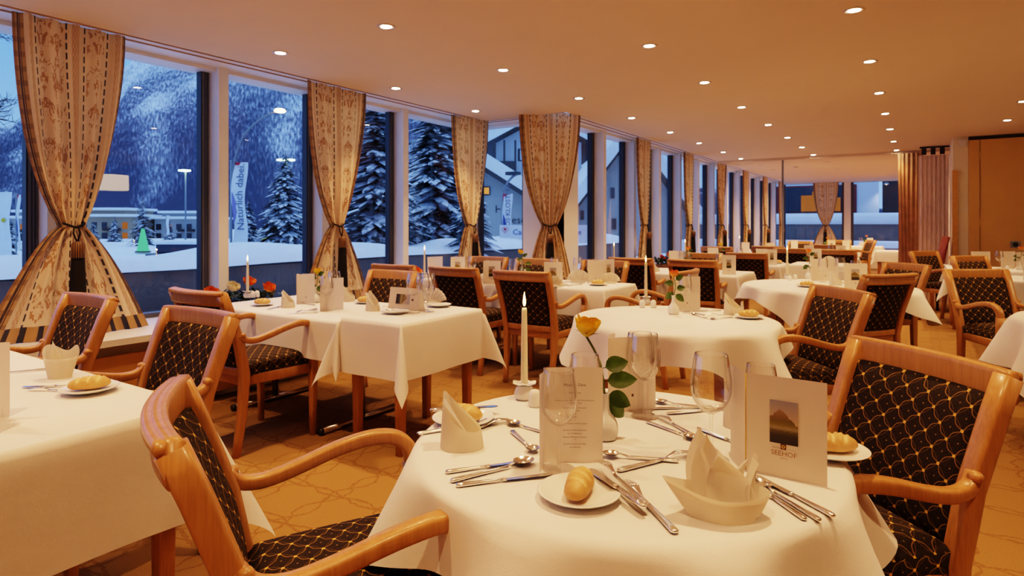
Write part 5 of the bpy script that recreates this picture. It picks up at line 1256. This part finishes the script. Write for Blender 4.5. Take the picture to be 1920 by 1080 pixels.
# flags and banner
def flag(px0,px1,y0,y1,d,label,text,tsize,mats,wave=.05):
    t=empty('flag',local(px0,d,0),TH); tag(t,label,'flag'); w=(px1-px0)/FPX*d; z0,z1=zat(y1,d),zat(y0,d)
    fy=lambda a,b:wave*math.sin(b*7+a*1.2)
    bm=BM(); grid(bm,6,24,lambda a,b:(w*a+.02*math.sin(b*8),fy(a,b),z0+(z1-z0)*b)); obj('cloth',bm,'flag_white',t)
    obj('pole',sweep(BM(),[(-.03,0,GZ),(-.03,0,z1+.05)],(.025,.025),n=8,p=2),'metal_pole',t)
    bm=BM(); grid(bm,3,3,lambda a,b:(w*a*.55*(b),fy(a*.5,1)-.012,z1-(z1-z0)*.14*(1-b)-.001)); obj('corner_mark',bm,mats[0],t)
    if len(mats)>1:
        bm=BM(); grid(bm,4,14,lambda a,b:(w*.30*a*math.sin(PI*b)+.004,fy(.1,.25+.4*b)-.012,z0+(z1-z0)*(.25+.4*b))); obj('side_wave',bm,mats[1],t)
    if text:
        bm=BM(); me=text_mesh(text,tsize,'LEFT'); bm.from_mesh(me); bmesh.ops.transform(bm,matrix=Matrix.Rotation(PI/2,4,'X')@Matrix.Rotation(PI/2,4,'Z'),verts=bm.verts[:])
        for v in bm.verts: v.co=Vector((v.co.x+w*.80,fy(.5,min(1,.18+v.co.z/(z1-z0)))-.02,v.co.z+z0+(z1-z0)*.18))
        obj('lettering',bm,'flag_grey',t,smooth=False)
    return t
flag(436,462,304,460,14.,'tall white flag with grey lettering beside the arched street lamp','Nat\u00fcrlich dabei.',.235,['flag_red','flag_purple'])
flag(943,960,363,470,14.,'narrow white flag with grey lettering before the farmhouse','DAVOS KLOSTERS',.155,['flag_red','flag_blue'],.03)
t=flag(-14,20,360,480,20.,'white flag with a yellow dot at the left picture edge','',.1,['flag_white'],.03)
obj('dot',lathe(BM(),[(0,0),(.075,0)],20,mtx=Matrix.Translation(((9+14)/FPX*20,-.06,zat(413,20)))@Matrix.Rotation(PI/2,4,'X')),'flag_yellow',t)
flag(32,37,365,470,22.,'narrow rolled red and blue flag left of the nearest curtain','',.1,['flag_red','flag_blue'],.03)
flag(312,317,404,440,50.,'narrow pale flag before the right apartment block','',.1,['flag_white'],.03)
d=13.; t=empty('banner',local(937,d,0),TH); tag(t,'white banner with red heart emblem and blue lettering outside the corner','banner'); w=(1102-937)/FPX*d
bm=BM(); grid(bm,12,4,lambda a,b:(w*a,.02*math.sin(a*20),zat(456,d)+(zat(422,d)-zat(456,d))*b)); obj('cloth',bm,'flag_white',t)
bm=texts_mesh([('Card',.165,(961-937)/FPX*d,zat(440,d),'LEFT'),('e',.165,(1083-937)/FPX*d,zat(440,d),'LEFT')]); bmesh.ops.translate(bm,vec=(0,-.03,0),verts=bm.verts[:]); obj('lettering',bm,'flag_blue',t,smooth=False)
bm=BM(); pts=[]
for k in range(40):
    a=2*PI*k/40; pts.append((16*math.sin(a)**3*.0042,13*math.cos(a)-5*math.cos(2*a)-2*math.cos(3*a)-math.cos(4*a)))
sweep(bm,[(.11+x,-.03,zat(431,d)+z*.0042) for x,z in pts+pts[:1]],(.008,.004),side=(0,1,0),n=6,p=2,cap=False); lathe(bm,[(0,0),(.028,0)],16,mtx=Matrix.Translation((.11,-.032,zat(430,d)))@Matrix.Rotation(PI/2,4,'X')); obj('heart_emblem',bm,'flag_red',t)
# parked van roof and snowy sign
t=empty('van',local(338,38,GZ-.95),TH); tag(t,'dark van with snow on its roof outside the nearest window','car'); obj('body',bx(-2.2,1.6,0,1.9,.3,1.15,bev=.15),'car_dark',t); obj('cabin',bx(-1.6,1.4,.1,1.8,1.1,1.75,bev=.2),'night_glass',t); obj('snow_cover',bx(-1.7,1.5,.05,1.85,1.7,1.95,bev=.1),'snow',t)
for s in(-1.4,.9): obj('wheel',lathe(BM(),[(0,-.1),(.3,-.1),(.32,0),(.3,.1),(0,.1)],20,mtx=Matrix.Translation((s,.05,.32))@Matrix.Rotation(PI/2,4,'X')),'black_metal',t)
t=empty('snowy_sign',local(695,11,0),TH); tag(t,'small pale sign board below the snowy spruce right of second curtain','sign'); obj('board',bx(-.09,.09,-.02,.02,zat(474,11),zat(455,11)),'flag_white',t,smooth=False); obj('post',bx(-.02,.02,0,.04,GZ,zat(470,11)),'metal_pole',t,smooth=False)
# building beyond the far window
t=empty('hotel_wing',(-2.5,26.5,0)); tag(t,'white building with large dark window and snowy ledge beyond the far wall','building')
obj('wall',bx(-4.5,1.25,0,.4,-.7,7),'plaster_blue',t,smooth=False)
f=obj('window',bx(-2.35,.55,-.05,.02,1.72,2.78),'red_seat',t,smooth=False); obj('glazing',bx(-2.05,.45,-.07,-.045,1.76,2.72),'night_glass',f,smooth=False)
for x0,x1,z1 in ((-1.35,-.75,2.40),(-.42,.02,2.3),(-.95,-.70,2.55)): obj('lit_room',bx(x0,x1,-.085,-.065,1.78,z1),'lit_dim',f,smooth=False)
t2=empty('garden_wall',(-2.5,24.2,0)); tag(t2,'dark wall topped by thick snow outside the far window','wall'); obj('wall',bx(-5,6,0,.3,-.5,1.28),'parapet',t2,smooth=False); obj('snow_cover',bx(-5,6,-.12,.45,1.27,1.66,bev=.15),'snow',t2)
obj('snow_foot',bx(-5,6,-1.6,0,-.6,.72,bev=.2),'snow',t2)
t=empty('wooden_barn',(1.6,33,0)); tag(t,'dark timber barn with sloping roof beyond the far window, right','building'); obj('wall',bx(-3,5,0,5,-.7,4),'dark_wood',t,smooth=False); obj('snow_roof',bx(-3.4,5.4,-.6,5.5,4,4.5,bev=.2),'snow',t)
t=empty('wall_lamp',(-1.0,26.42,2.75)); tag(t,'small wall lamp glowing on the white building beyond the far window','lamp'); obj('shade',lathe(BM(),[(0,.06),(.07,.04),(.09,-.02)],20),'metal_pole',t); obj('bulb',lathe(BM(),[(0,.02),(.04,0),(0,-.03)],12),'street_warm',t)
o=spot((-1.0,26.25,2.72),26,110,.8,(.9,.9,1.)); 
# ================================================================== SKY, CAMERA, OUTPUT LOOK
w=bpy.data.worlds.new('dusk'); SC.world=w; w.use_nodes=True; nt=w.node_tree; bg=nt.nodes['Background']
tc=nd(nt,'ShaderNodeTexCoord'); sp=nd(nt,'ShaderNodeSeparateXYZ'); nt.links.new(tc.outputs['Generated'],sp.inputs[0])
nt.links.new(ramp(nt,sp.outputs[2],[(.0,(.19,.33,.66)),(.25,(.095,.245,.66)),(.42,(.11,.27,.68)),(.7,(.32,.50,.95)),(1.,(.35,.53,1.))]),bg.inputs[0]); bg.inputs[1].default_value=1.35
cam=bpy.data.cameras.new('camera'); co=bpy.data.objects.new('camera',cam); COL.objects.link(co); SC.camera=co
co.location=(0,0,CZ); co.rotation_euler=(PI/2,0,TH); cam.sensor_width=36; cam.sensor_fit='HORIZONTAL'; cam.lens=36*FPX/1920; cam.shift_y=-(540-422)/1920; cam.clip_end=4000; cam.clip_start=.02
cam.dof.use_dof=True; cam.dof.focus_distance=1.45; cam.dof.aperture_fstop=9.
for k in list(PROTO.values()): kill(k)
SC.view_settings.view_transform='Filmic'; SC.view_settings.look='High Contrast'; SC.view_settings.exposure=.48
cy=SC.cycles; cy.use_adaptive_sampling=True; cy.adaptive_threshold=.03; cy.max_bounces=7; cy.diffuse_bounces=4; cy.glossy_bounces=3; cy.transmission_bounces=4; cy.transparent_max_bounces=20; cy.caustics_reflective=False; cy.caustics_refractive=False; cy.sample_clamp_indirect=4.; cy.use_denoising=True
try: cy.denoiser='OPENIMAGEDENOISE'
except Exception: pass
